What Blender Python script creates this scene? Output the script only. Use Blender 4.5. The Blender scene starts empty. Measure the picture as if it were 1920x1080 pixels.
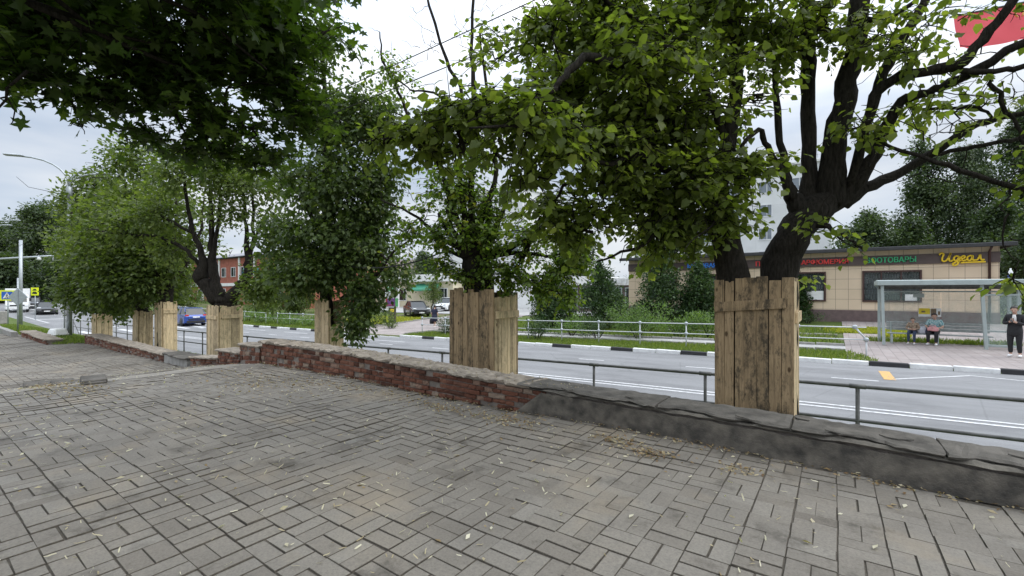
import bpy, bmesh, math, random
import numpy as np
from mathutils import Vector, Matrix
R = math.radians
S = bpy.context.scene
COL = S.collection
rnd = random.Random(7)

# ------------------------------------------------------------------ helpers
F, CX, CY, CZ = 845.0, 960.0, 545.0, 1.35
YAW = R(35.5)
CA, SA = math.cos(YAW), math.sin(YAW)

def ray(px, py):
    k = (px - CX) / F
    return Vector((-SA + CA * k, CA + SA * k, -(py - CY) / F))

def atd(px, py, d):
    r = ray(px, py)
    return Vector((0, 0, CZ)) + r * d

def aty(px, py, y):
    r = ray(px, py)
    return Vector((0, 0, CZ)) + r * (y / r.y)

def atz(px, py, z):
    r = ray(px, py)
    return Vector((0, 0, CZ)) + r * ((z - CZ) / r.z)

def lerp(a, b, t):
    return a + (b - a) * t

def table(pts):
    xs = np.array([p[0] for p in pts], float)
    ys = np.array([p[1] for p in pts], float)
    return lambda x: float(np.interp(x, xs, ys))

zr = table([(-400, 16), (-260, 8.5), (-200, 4.6), (-160, 2.0), (-125, 0.1), (-110, -.5), (-91, -1.1), (-74, -1.5), (-54, -1.8),
            (-42, -1.84), (-24.5, -1.62), (-13, -1.42), (-1.7, -1.17), (4, -1.07), (20, -.8), (60, -.2), (400, 2)])
tz = table([(-400, 14), (-160, .8), (-110, -1.3), (-70, -1.2), (-40, -.62), (-12.6, -.45), (-8.75, 0), (400, 0)])

def gz(x, y):
    """height of the open ground"""
    r, t = zr(x), tz(x)
    v0 = -.45 if x > -14 else min(-.45, t - .02)
    ys = [-400, 4.25, 4.5, 6.0, 7.7, 8.05, 8.1, 18.8, 18.85, 21, 26.3, 35, 60, 160, 500]
    zs = [t, t, v0, lerp(v0, r + .1, .42), r + .1, r + .08, r - .03, r - .03, r + .10, r + .12, r + .19, r + .75, r + 1.0, r + 2.0, r + 6]
    return float(np.interp(y, ys, zs))

def tagit(o, label=None, cat=None, group=None, kind=None):
    if label: o['label'] = label
    if cat: o['category'] = cat
    if group: o['group'] = group
    if kind: o['kind'] = kind
    return o

def thing(name, label, cat, loc=(0, 0, 0), rz=0, group=None):
    o = bpy.data.objects.new(name, None)
    o.empty_display_size = .2
    COL.objects.link(o)
    o.location = loc
    o.rotation_euler = (0, 0, rz)
    return tagit(o, label, cat, group)

def copy_tree(o, parent=None):
    c = o.copy()
    COL.objects.link(c)
    c.parent = parent
    for ch in list(o.children):
        copy_tree(ch, c)
    return c

class MB:
    """collects faces, then becomes ONE mesh object"""
    def __init__(s):
        s.v, s.f, s.m, s.sm, s.col = [], [], [], [], []
    def add(s, verts, faces, mi=0, smooth=False, val=.5):
        b = len(s.v)
        s.v.extend([tuple(v) for v in verts])
        for f in faces:
            s.f.append(tuple(b + i for i in f))
            s.m.append(mi); s.sm.append(smooth); s.col.append(val)
    def box(s, c, size, rot=None, mi=0, bev=0, val=.5, taper=None):
        x, y, z = (d / 2 for d in size)
        if bev:
            b = min(bev, x * .9, y * .9, z * .9)
            pts = []
            vs, fs = [], []
            idx = {}
            for sx in (-1, 1):
                for sy in (-1, 1):
                    for sz in (-1, 1):
                        for a in range(3):
                            p = [sx * (x - b), sy * (y - b), sz * (z - b)]
                            p[a] = (sx * x, sy * y, sz * z)[a]
                            idx[(sx, sy, sz, a)] = len(vs)
                            vs.append(p)
            for a in range(3):
                o = [i for i in range(3) if i != a]
                for sg in (-1, 1):
                    q = []
                    for (p1, p2) in ((-1, -1), (1, -1), (1, 1), (-1, 1)):
                        k = [0, 0, 0]; k[a] = sg; k[o[0]] = p1; k[o[1]] = p2
                        q.append(idx[(k[0], k[1], k[2], a)])
                    if (sg > 0) == (a == 1): q.reverse()
                    fs.append(q)
            for a in range(3):           # edges along axis a
                o = [i for i in range(3) if i != a]
                for s1 in (-1, 1):
                    for s2 in (-1, 1):
                        k0 = [0, 0, 0]; k0[a] = -1; k0[o[0]] = s1; k0[o[1]] = s2
                        k1 = list(k0); k1[a] = 1
                        fs.append([idx[(*k0, o[0])], idx[(*k1, o[0])], idx[(*k1, o[1])], idx[(*k0, o[1])]])
            for sx in (-1, 1):
                for sy in (-1, 1):
                    for sz in (-1, 1):
                        fs.append([idx[(sx, sy, sz, a)] for a in range(3)])
        else:
            vs = [(-x, -y, -z), (x, -y, -z), (x, y, -z), (-x, y, -z), (-x, -y, z), (x, -y, z), (x, y, z), (-x, y, z)]
            fs = [(0, 3, 2, 1), (4, 5, 6, 7), (0, 1, 5, 4), (1, 2, 6, 5), (2, 3, 7, 6), (3, 0, 4, 7)]
        c = Vector(c)
        out = []
        for p in vs:
            p = Vector(p)
            if taper:
                t = (p.z + z) / (2 * z)
                p.x *= lerp(1, taper, t); p.y *= lerp(1, taper, t)
            if rot is not None: p = rot @ p
            out.append(p + c)
        s.add(out, fs, mi, False, val)
    def tube(s, pts, rad, n=6, mi=0, smooth=True, cap=True, val=.5, jit=0, q=None):
        pts = [Vector(p) for p in pts]
        if not hasattr(rad, '__len__'): rad = [rad] * len(pts)
        vs, fs = [], []
        up = None
        for i, p in enumerate(pts):
            a = pts[max(i - 1, 0)]; b = pts[min(i + 1, len(pts) - 1)]
            t = (b - a)
            if t.length < 1e-9: t = Vector((0, 0, 1))
            t.normalize()
            if up is None:
                up = Vector((0, 0, 1)) if abs(t.z) < .9 else Vector((1, 0, 0))
            u = up - t * up.dot(t)
            if u.length < 1e-6: u = t.orthogonal()
            u.normalize(); w = t.cross(u); up = u
            for k in range(n):
                an = 2 * math.pi * k / n
                rr = rad[i] * (1 + (q.gauss(0, jit) + jit * 1.2 * math.sin(3 * an + i * .35) if jit else 0))
                vs.append(p + (u * math.cos(an) + w * math.sin(an)) * rr)
        for i in range(len(pts) - 1):
            for k in range(n):
                k2 = (k + 1) % n
                fs.append((i * n + k, i * n + k2, (i + 1) * n + k2, (i + 1) * n + k))
        if cap:
            fs.append(tuple(range(n - 1, -1, -1)))
            fs.append(tuple((len(pts) - 1) * n + k for k in range(n)))
        s.add(vs, fs, mi, smooth, val)
    def lathe(s, c, prof, n=12, mi=0, smooth=True, rot=None, val=.5):
        vs, fs = [], []
        for (r, z) in prof:
            for k in range(n):
                a = 2 * math.pi * k / n
                p = Vector((r * math.cos(a), r * math.sin(a), z))
                if rot is not None: p = rot @ p
                vs.append(p + Vector(c))
        for i in range(len(prof) - 1):
            for k in range(n):
                k2 = (k + 1) % n
                fs.append((i * n + k, i * n + k2, (i + 1) * n + k2, (i + 1) * n + k))
        fs.append(tuple(range(n - 1, -1, -1)))
        fs.append(tuple((len(prof) - 1) * n + k for k in range(n)))
        s.add(vs, fs, mi, smooth, val)
    def prism(s, poly, a, b, mi=0, axis=1, val=.5):
        """polygon extruded from a to b along axis (0 x,1 y,2 z); poly are the two other coords in order"""
        n = len(poly)
        def mk(p, q):
            l = [0, 0, 0]; l[axis] = q
            o = [i for i in range(3) if i != axis]
            l[o[0]], l[o[1]] = p
            return l
        vs = [mk(p, a) for p in poly] + [mk(p, b) for p in poly]
        fs = [tuple(range(n)), tuple(range(2 * n - 1, n - 1, -1))]
        for i in range(n):
            j = (i + 1) % n
            fs.append((i, i + n, j + n, j))
        s.add(vs, fs, mi, False, val)
    def build(s, name, mats, parent=None, fix=True):
        me = bpy.data.meshes.new(name)
        me.from_pydata(s.v, [], s.f)
        if not isinstance(mats, (list, tuple)): mats = [mats]
        for m in mats: me.materials.append(m)
        me.polygons.foreach_set('material_index', s.m)
        me.polygons.foreach_set('use_smooth', s.sm)
        at = me.attributes.new('v', 'FLOAT', 'FACE')
        at.data.foreach_set('value', s.col)
        if fix and len(s.f) < 60000:
            bm = bmesh.new(); bm.from_mesh(me)
            bmesh.ops.recalc_face_normals(bm, faces=bm.faces)
            bm.to_mesh(me); bm.free()
        me.update()
        o = bpy.data.objects.new(name, me)
        COL.objects.link(o)
        if parent is not None: o.parent = parent
        return o

def rotz(a): return Matrix.Rotation(a, 3, 'Z')

# ------------------------------------------------------------------ materials
MATS = {}
class NT:
    def __init__(s, name):
        m = bpy.data.materials.new(name); m.use_nodes = True
        s.m, s.t = m, m.node_tree
        s.b = s.t.nodes['Principled BSDF']; s.out = s.t.nodes['Material Output']
    def n(s, typ, **kw):
        nd = s.t.nodes.new(typ)
        for k, v in kw.items():
            if k.startswith('i_'):
                nd.inputs[k[2:].replace('_', ' ')].default_value = v
            else: setattr(nd, k, v)
        return nd
    def l(s, a, b): s.t.links.new(a, b)
    def coord(s, scale=(1, 1, 1), obj=True, rot=(0, 0, 0)):
        c = s.n('ShaderNodeTexCoord'); mp = s.n('ShaderNodeMapping')
        s.l(c.outputs['Object' if obj else 'Generated'], mp.inputs['Vector'])
        mp.inputs['Scale'].default_value = scale
        mp.inputs['Rotation'].default_value = rot
        return mp.outputs['Vector']
    def noise(s, vec, scale, detail=4, rough=.55):
        nd = s.n('ShaderNodeTexNoise'); nd.inputs['Scale'].default_value = scale
        nd.inputs['Detail'].default_value = detail; nd.inputs['Roughness'].default_value = rough
        s.l(vec, nd.inputs['Vector']); return nd.outputs['Fac']
    def ramp(s, fac, stops):
        r = s.n('ShaderNodeValToRGB'); e = r.color_ramp.elements
        while len(e) < len(stops): e.new(.5)
        for el, (p, c) in zip(e, stops):
            el.position = p; el.color = (*c, 1) if len(c) == 3 else c
        s.l(fac, r.inputs['Fac']); return r.outputs['Color']
    def mix(s, fac, a, b, mode='MIX'):
        x = s.n('ShaderNodeMix', data_type='RGBA', blend_type=mode)
        for sock, v in ((x.inputs[0], fac), (x.inputs[6], a), (x.inputs[7], b)):
            if hasattr(v, 'is_linked'): s.l(v, sock)
            elif isinstance(v, (int, float)): sock.default_value = v
            else: sock.default_value = (*v, 1) if len(v) == 3 else v
        return x.outputs[2]
    def attr(s, name='v'):
        a = s.n('ShaderNodeAttribute'); a.attribute_name = name; return a.outputs['Fac']
    def bump(s, h, strength=.3, dist=.01):
        b = s.n('ShaderNodeBump'); b.inputs['Strength'].default_value = strength
        b.inputs['Distance'].default_value = dist
        s.l(h, b.inputs['Height']); s.l(b.outputs['Normal'], s.b.inputs['Normal'])
    def base(s, c):
        if hasattr(c, 'is_linked'): s.l(c, s.b.inputs['Base Color'])
        else: s.b.inputs['Base Color'].default_value = (*c, 1)

def mat(name, col, rough=.6, metal=0, var=.25, scale=6, bump=0, bscale=60, spec=.5, trans=0, alpha=1, coat=0, dirt=0):
    """a plain paint / plastic / stone with mottling"""
    if name in MATS: return MATS[name]
    t = NT(name); b = t.b
    vec = t.coord()
    n = t.noise(vec, scale, 5)
    lo = tuple(max(0, c * (1 - var)) for c in col); hi = tuple(min(1, c * (1 + var)) for c in col)
    c = t.ramp(n, [(.3, lo), (.7, hi)])
    if dirt:
        d = t.noise(vec, scale * .35, 6, .7)
        c = t.mix(t.ramp(d, [(.45, (0, 0, 0)), (.75, (dirt,) * 3)]), c, tuple(x * .35 + .02 for x in col))
    t.base(c)
    b.inputs['Roughness'].default_value = rough; b.inputs['Metallic'].default_value = metal
    b.inputs['Specular IOR Level'].default_value = spec
    b.inputs['Transmission Weight'].default_value = trans
    b.inputs['Alpha'].default_value = alpha
    b.inputs['Coat Weight'].default_value = coat
    if bump: t.bump(t.noise(vec, bscale, 6, .7), bump, .01)
    MATS[name] = t.m
    return t.m

def matv(name, stops, rough=.8, nscale=30, namt=.5, bump=.3, bscale=150, bdist=.004, stain=0, scol=(.03, .03, .03), sscale=1.2):
    """colour picked per face (attribute v), with grain and optional stains"""
    if name in MATS: return MATS[name]
    t = NT(name); vec = t.coord()
    c = t.ramp(t.attr(), stops)
    g = t.noise(vec, nscale, 6, .7)
    c = t.mix(namt, c, t.ramp(g, [(.25, (.45,) * 3), (.75, (1.45,) * 3)]), 'MULTIPLY')
    if stain:
        d = t.noise(vec, sscale, 7, .65)
        c = t.mix(t.ramp(d, [(.52, (0, 0, 0)), (.72, (stain,) * 3)]), c, scol)
    t.base(c)
    t.b.inputs['Roughness'].default_value = rough
    t.b.inputs['Specular IOR Level'].default_value = .25
    if bump: t.bump(t.noise(vec, bscale, 5, .7), bump, bdist)
    MATS[name] = t.m
    return t.m

def leafmat(name, stops, trans=.45, tcol=(1.5, 1.7, .5), rough=.45):
    t = NT(name)
    c = t.ramp(t.attr(), stops)
    t.base(c); t.b.inputs['Roughness'].default_value = rough
    t.b.inputs['Specular IOR Level'].default_value = .35
    tr = t.n('ShaderNodeBsdfTranslucent'); mx = t.n('ShaderNodeMixShader')
    t.l(t.mix(1.0, c, tcol, 'MULTIPLY'), tr.inputs['Color'])
    mx.inputs['Fac'].default_value = trans
    t.l(t.b.outputs['BSDF'], mx.inputs[1]); t.l(tr.outputs['BSDF'], mx.inputs[2])
    t.l(mx.outputs['Shader'], t.out.inputs['Surface'])
    MATS[name] = t.m
    return t.m

def woodmat(name, base, dark=.55, stain=.6):
    t = NT(name)
    vec = t.coord((9, 9, .9))
    g = t.noise(vec, 5, 6, .65)
    v = t.attr()
    c = t.ramp(v, [(0, tuple(x * .74 for x in base)), (.5, base), (1, tuple(min(1, x * 1.15) for x in base))])
    c = t.mix(.6, c, t.ramp(g, [(.3, (dark, dark * .93, dark * .85)), (.65, (1.12, 1.1, 1.06))]), 'MULTIPLY')
    v2 = t.coord((3.5, 3.5, 1.6))
    s1 = t.noise(v2, 2.6, 8, .78)
    vs_ = t.n('ShaderNodeMath', operation='MULTIPLY_ADD'); t.l(v, vs_.inputs[0]); vs_.inputs[1].default_value = -.13; vs_.inputs[2].default_value = .075
    ad = t.n('ShaderNodeMath', operation='ADD'); t.l(s1, ad.inputs[0]); t.l(vs_.outputs[0], ad.inputs[1]); s1 = ad.outputs[0]
    c = t.mix(t.ramp(s1, [(.50, (0, 0, 0)), (.62, (stain,) * 3)]), c, (.05, .042, .032))
    v4 = t.coord((7, 7, .8), rot=(0, 0, .6)); s2 = t.noise(v4, 3.1, 7, .7)
    c = t.mix(t.ramp(s2, [(.5, (0, 0, 0)), (.68, (stain * .8,) * 3)]), c, tuple(x * .34 for x in base))
    v5 = t.coord((30, 30, 1.3)); s3 = t.noise(v5, 1.4, 5, .7)
    c = t.mix(t.ramp(s3, [(.55, (0, 0, 0)), (.68, (stain * .8,) * 3)]), c, tuple(x * .25 for x in base))
    v3 = t.coord((1, 1, .55))
    vo = t.n('ShaderNodeTexVoronoi'); vo.inputs['Scale'].default_value = 6.5
    t.l(v3, vo.inputs['Vector'])
    c = t.mix(t.ramp(vo.outputs['Distance'], [(.07, (.85,) * 3), (.13, (0, 0, 0))]), c, (.05, .028, .014))
    t.base(c)
    t.b.inputs['Roughness'].default_value = .8; t.b.inputs['Specular IOR Level'].default_value = .2
    t.bump(g, .5, .004)
    MATS[name] = t.m
    return t.m

M = MATS
woodmat('old_shaded_boards', (.38, .275, .165), .45, .9)  # aged, stained boards; the darker tone also paints the shade on box fronts
woodmat('fresh_lit_boards', (.74, .585, .375), .62, .45)  # pale boards; the tone also paints sky light on the open box sides
mat('galvanized', (.42, .45, .47), .45, .55, .12, 12)
mat('grey_paint', (.36, .41, .40), .45, .1, .1, 5)
mat('white_rail_paint', (.56, .58, .60), .5, 0, .08, 8, dirt=.25)
mat('dark_rail_paint', (.105, .105, .10), .55, .3, .35, 9)
mat('concrete', (.30, .29, .27), .9, 0, .25, 5, .5, 80, .2)
mat('white_plaster', (.74, .74, .72), .85, 0, .06, 2, .1)
mat('black_rubber', (.02, .02, .02), .8)
mat('dark_glass', (.02, .025, .028), .08, 0, .1, 2, spec=.6)
mat('black_paint', (.012, .013, .016), .22, 0, .05, 3, coat=.6)
mat('blue_paint', (.02, .065, .30), .25, .2, .08, 3, coat=.7)
mat('white_paint', (.72, .73, .73), .35, 0, .05, 3, coat=.3)
mat('silver_metal', (.55, .56, .57), .3, .8, .05, 5)
mat('tail_red', (.45, .012, .012), .2)
mat('lamp_clear', (.75, .78, .8), .15)
mat('plate_white', (.8, .8, .8), .4)
mat('black_plastic', (.02, .02, .022), .5)
# ------------------------------------------------------------------ ground sheets
def sheet(name, xs, ys, dz, m, kind='structure', fz=gz, parent=None, keep=None):
    vs, fs = [], []
    for y in ys:
        for x in xs:
            vs.append((x, y, fz(x, y) + dz))
    n = len(xs)
    for j in range(len(ys) - 1):
        for i in range(n - 1):
            if keep and not keep((xs[i] + xs[i + 1]) / 2, (ys[j] + ys[j + 1]) / 2): continue
            fs.append((j * n + i, j * n + i + 1, (j + 1) * n + i + 1, (j + 1) * n + i))
    me = bpy.data.meshes.new(name); me.from_pydata(vs, [], fs); me.materials.append(m)
    for p in me.polygons: p.use_smooth = True
    o = bpy.data.objects.new(name, me); COL.objects.link(o)
    if kind: o['kind'] = kind
    if parent: o.parent = parent
    return o

def frange(a, b, st):
    n = max(1, int(round(abs(b - a) / st)))
    return [a + (b - a) * i / n for i in range(n + 1)]

def ground_mat():
    t = NT('lawn_and_earth'); v = t.coord()
    n1 = t.noise(v, .35, 6, .65); n2 = t.noise(v, 7, 5, .7)
    g = t.ramp(n2, [(.3, (.045, .075, .018)), (.7, (.13, .17, .05))])
    c = t.mix(t.ramp(n1, [(.5, (0, 0, 0)), (.66, (.8, .8, .8))]), g, (.17, .14, .10))
    t.base(c); t.b.inputs['Roughness'].default_value = .95; t.b.inputs['Specular IOR Level'].default_value = .1
    t.bump(n2, .8, .05)
    return t.m

def asphalt_mat():
    t = NT('asphalt'); v = t.coord()
    n = t.noise(v, 160, 3, .8); big = t.noise(t.coord((.12, .9, 1)), 1.6, 5, .6)
    vo = t.n('ShaderNodeTexVoronoi'); vo.inputs['Scale'].default_value = 90; t.l(v, vo.inputs['Vector'])
    c = t.ramp(n, [(.3, (.125, .125, .127)), (.5, (.205, .206, .209)), (.72, (.315, .316, .32))])
    pt = t.noise(t.coord((.25, .5, 1)), 1.1, 7, .7)
    c = t.mix(t.ramp(pt, [(.5, (0, 0, 0)), (.6, (.5, .5, .5))]), c, (.13, .13, .133))
    cr_ = t.n('ShaderNodeTexVoronoi'); cr_.feature = 'DISTANCE_TO_EDGE'; cr_.inputs['Scale'].default_value = .35; t.l(t.mix(.12, v, t.n('ShaderNodeTexNoise').outputs['Color']), cr_.inputs['Vector'])
    c = t.mix(t.ramp(cr_.outputs['Distance'], [(.002, (.28, .28, .28)), (.005, (0, 0, 0))]), c, (.07, .07, .07))
    c = t.mix(.75, c, t.ramp(big, [(.3, (.8, .8, .8)), (.7, (1.2, 1.2, 1.2))]), 'MULTIPLY')
    t.base(c); t.b.inputs['Roughness'].default_value = .8; t.b.inputs['Specular IOR Level'].default_value = .35
    t.bump(n, .5, .006)
    return t.m

def tile_mat(name, a, b, joint, sx, sy, off=.5):
    t = NT(name); v = t.coord()
    br = t.n('ShaderNodeTexBrick'); br.offset = off
    br.inputs['Scale'].default_value = 1; br.inputs['Brick Width'].default_value = sx; br.inputs['Row Height'].default_value = sy
    br.inputs['Mortar Size'].default_value = .006; br.inputs['Mortar Smooth'].default_value = .2
    br.inputs['Color1'].default_value = (*a, 1); br.inputs['Color2'].default_value = (*b, 1); br.inputs['Mortar'].default_value = (*joint, 1)
    t.l(v, br.inputs['Vector'])
    n = t.noise(v, .8, 6, .65)
    c = t.mix(.7, br.outputs['Color'], t.ramp(n, [(.3, (.75,) * 3), (.7, (1.2,) * 3)]), 'MULTIPLY')
    t.base(c); t.b.inputs['Roughness'].default_value = .85; t.b.inputs['Specular IOR Level'].default_value = .25
    return t.m

GM = ground_mat(); AS = asphalt_mat()
TILE = tile_mat('pink_grey_tiles', (.29, .25, .235), (.335, .295, .28), (.13, .115, .11), .30, .30, .0)
LOT = mat('pale_lot_paving', (.36, .355, .345), .9, 0, .2, 1.5, .3, 60)

xs = [-400, -330, -280, -240, -210, -190, -170] + frange(-160, -110, 5) + frange(-107, -62, 3) + frange(-60, 22, 1.0) + \
     [24, 28, 34, 42, 55, 70, 100, 150, 220, 300, 400]
xs = sorted(set(xs + [-12.6, -8.75, -14, -13.9]))
ys = [-300, -200, -120, -60, -30, -15, -8, -4, 0, 2, 4.25, 4.5, 5.2, 6.0, 6.8, 7.7, 8.05, 8.1, 10, 12, 14, 16, 18.8, 18.85, 19.6, 21, 23, 26.3, 28, 30, 35,
      40, 50, 60, 80, 110, 160, 230, 320, 500]
def base_z(x, y):
    z = gz(x, y) - (.13 if (y < 3.1 or (x > -21.9 and y < 4.3)) else .03)
    return z
sheet('ground', xs, ys, 0, GM, fz=base_z)

# road: straight part then a bend that climbs away between the trees
cl = [(80, 13.45), (40, 13.45)] + [(x, 13.45) for x in frange(20, -92, 2)]
a, x, y = math.pi, -92.0, 13.45
for i in range(60):
    a -= R(.95); x += 3 * math.cos(a); y += 3 * math.sin(a); cl.append((x, y))
def ribbon(name, offs, dz, m, i0=0, i1=None, kind='structure'):
    pts = cl[i0:i1]; vs, fs = [], []
    for i, p in enumerate(pts):
        q0 = Vector(pts[max(i - 1, 0)]); q1 = Vector(pts[min(i + 1, len(pts) - 1)])
        t = (q1 - q0).normalized(); nrm = Vector((-t.y, t.x))
        for o in offs:
            w = Vector(p) + nrm * o
            vs.append((w.x, w.y, zr(w.x) + dz))
    n = len(offs)
    for i in range(len(pts) - 1):
        for k in range(n - 1):
            fs.append((i * n + k, i * n + k + 1, (i + 1) * n + k + 1, (i + 1) * n + k))
    me = bpy.data.meshes.new(name); me.from_pydata(vs, [], fs); me.materials.append(m)
    o = bpy.data.objects.new(name, me); COL.objects.link(o); o['kind'] = kind
    return o
hw = 5.35
ribbon('road', [-hw - .4, -hw / 2, 0, hw / 2, hw + .3], .012, AS)

# painted road markings: one sheet of worn paint
def paint_mat(name, col):
    t = NT(name); v = t.coord(); n = t.noise(v, 14, 6, .75)
    t.base(t.mix(t.ramp(n, [(.47, (0, 0, 0)), (.68, (.85,) * 3)]), col, (.20, .203, .207)))
    t.b.inputs['Roughness'].default_value = .7
    return t.m
WP = paint_mat('road_paint', (.62, .62, .62)); YP = paint_mat('orange_road_paint', (.62, .36, .10))
mk = MB()
def stripe(mb, x0, x1, y, w, dz=.018, y1=None):
    n = max(1, int(abs(x1 - x0) / 4))
    y1 = y if y1 is None else y1
    for i in range(n):
        a = lerp(x0, x1, i / n); b = lerp(x0, x1, (i + 1) / n)
        ya = lerp(y, y1, i / n); yb = lerp(y, y1, (i + 1) / n)
        mb.add([(a, ya - w / 2, zr(a) + dz), (b, yb - w / 2, zr(b) + dz), (b, yb + w / 2, zr(b) + dz), (a, ya + w / 2, zr(a) + dz)], [(0, 1, 2, 3)])
stripe(mk, 40, -36, 12.0, .11); stripe(mk, 40, -36, 11.70, .11)
for i in range(26):
    x = 8.4 - 4.0 * i + .6
    stripe(mk, x, x - 1.05, 15.75, .11)
for i in range(16):
    x = -24 - 6 * i; stripe(mk, x, x - 3.2, 17.4, .12)
    stripe(mk, x - 14, x - 17, 11.9, .13)
stripe(mk, -19.5, -23.5, 17.0, .12); stripe(mk, -23.5, -26.5, 17.0, .45, y1=17.15)
stripe(mk, -80, -93, 10, .2); stripe(mk, -60, -72, 9.2, .15); stripe(mk, -66, -66.4, 10.3, 2.4)
# far end markings of a crossing
for i in range(8): stripe(mk, -44, -47.5, 9.0 + i * 1.2, .42)
# bus stop zigzag
def seg(mb, p, q, w, dz=.018):
    p, q = Vector(p), Vector(q); t = (q - p).normalized(); n = Vector((-t.y, t.x)) * w / 2
    c = [p - n, q - n, q + n, p + n]
    mb.add([(v.x, v.y, zr(v.x) + dz) for v in c], [(0, 1, 2, 3)])
def r2(px, py):
    p = atz(px, py, -1.07); return (p.x, p.y)
seg(mk, r2(1672, 709), r2(1820, 704.5), .09); seg(mk, r2(1820, 704.5), r2(1925, 716), .09); seg(mk, r2(1925, 716), (6.3, 18.0), .09)
mo = mk.build('road_markings', WP); mo['kind'] = 'structure'
yk = MB(); seg(yk, r2(1657, 694), r2(1669, 710), .26); yo = yk.build('bus_bay_markings', YP); yo['kind'] = 'structure'

# far kerb: black and white stones
mat('kerb_white', (.74, .74, .73), .75, 0, .1, 6, dirt=.45); mat('kerb_black', (.028, .028, .03), .7, 0, .3, 6)
kb = MB()
i = 0
x = -74.05
while x < 34:
    ph = (x + 11.05) % 3.0
    black = ph < .5 or ph > 2.95
    low = -31 < x < -22.7
    if not low:
        kb.box((x + .5, 18.9, zr(x + .5) + .04), (.985, .17, .24), mi=1 if black else 0, bev=.02)
    else:
        kb.box((x + .5, 18.9, zr(x + .5) - .06), (.985, .17, .2), mi=0, bev=.02)
    x += 1.0
ko = kb.build('kerb', [M['kerb_white'], M['kerb_black']]); ko['kind'] = 'structure'

# far pavement, footpath, driveway and parking lot
def ell(x, y):                      # grass island end is rounded
    return True
sheet('pavement', frange(.4, 34, .8), frange(18.985, 33.3, .55), .012, TILE,
      keep=lambda x, y: True and not (y > 28.2 and x < 2.0 and y < 30.6))
sheet('footpath', frange(-22, .4, 1.4), [21.7, 22.6, 23.4], .016, LOT)
sheet('driveway', frange(-30.6, -22.6, .8), frange(18.7, 34, 1), .02, TILE)
sheet('parking_lot', frange(-52, 2, 2), frange(33.9, 66, 2), .03, LOT, keep=lambda x, y: not (x > -13 and y < 45))
fk = MB()
for (x0, x1, y0, y1) in ((-22, .4, 21.62, 21.72), (-22, .4, 23.42, 23.52), (-22.5, -22.4, 19.6, 33), (-8, .2, 27.2, 27.32), (-30.9, -30.7, 19.6, 31)):
    for a in frange(x0, x1, 1)[:-1] if x1 - x0 > 1 else [x0]:
        for b in frange(y0, y1, 1)[:-1] if y1 - y0 > 1 else [y0]:
            w = min(1, x1 - x0); h = min(1, y1 - y0)
            fk.box((a + w / 2, b + h / 2, gz(a, b) + .05), (w * .98, h * .98, .16), bev=.015)
fo = fk.build('path_edging', M['concrete']); fo['kind'] = 'structure'

# ------------------------------------------------------------------ near terrace: real paving bricks in basket weave
def paver_mat():
    t = NT('grey_pavers'); v = t.coord()
    c = t.ramp(t.attr(), [(0, (.115, .098, .080)), (.15, (.176, .157, .131)), (.5, (.208, .188, .159)), (.85, (.240, .221, .190)), (1, (.25, .24, .222))])
    n = t.noise(v, 70, 6, .75)
    c = t.mix(.65, c, t.ramp(n, [(.28, (.5,) * 3), (.5, (1.0,) * 3), (.75, (1.4,) * 3)]), 'MULTIPLY')
    big = t.noise(v, 1.1, 6, .6)
    c = t.mix(.8, c, t.ramp(big, [(.3, (.70, .70, .71)), (.55, (1.0, 1.0, 1.0)), (.8, (1.22, 1.18, 1.1))]), 'MULTIPLY')
    st = t.noise(v, 2.4, 8, .72)
    c = t.mix(t.ramp(st, [(.55, (0, 0, 0)), (.68, (.75,) * 3)]), c, (.06, .052, .042))
    sand = t.noise(v, .9, 5, .6)
    c = t.mix(t.ramp(sand, [(.54, (0, 0, 0)), (.70, (.5,) * 3)]), c, (.32, .26, .18))
    t.base(c); t.b.inputs['Roughness'].default_value = .78; t.b.inputs['Specular IOR Level'].default_value = .35
    t.bump(t.noise(v, 210, 4, .8), .55, .004)
    return t.m
PV = paver_mat()
def bed_mat():
    t = NT('paver_bed'); v = t.coord(); n = t.noise(v, 40, 5, .7)
    t.base(t.ramp(n, [(.3, (.055, .047, .037)), (.7, (.125, .108, .085))])); t.b.inputs['Roughness'].default_value = 1
    t.bump(n, .6, .01)
    return t.m
BED = bed_mat()
mat('smooth_concrete', (.25, .23, .20), .85, 0, .15, 3, .25, 90, .15)
CELL = .214
X0, Y0 = .018, 2.835
pv = MB()
def wob(x, y):                       # the old surface has sunk a little here and there
    return .016 * math.sin(1.3 * x + .7 * y) + .010 * math.sin(2.9 * y - 1.1 * x) + .004 * math.sin(5.1 * x + 3.3 * y) - .008
rp = random.Random(3)
ix0, ix1 = int((-30 - X0) / CELL), int((7 - X0) / CELL)
iy0, iy1 = int((-4.6 - Y0) / CELL), int((4.22 - Y0) / CELL) + 1
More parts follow.
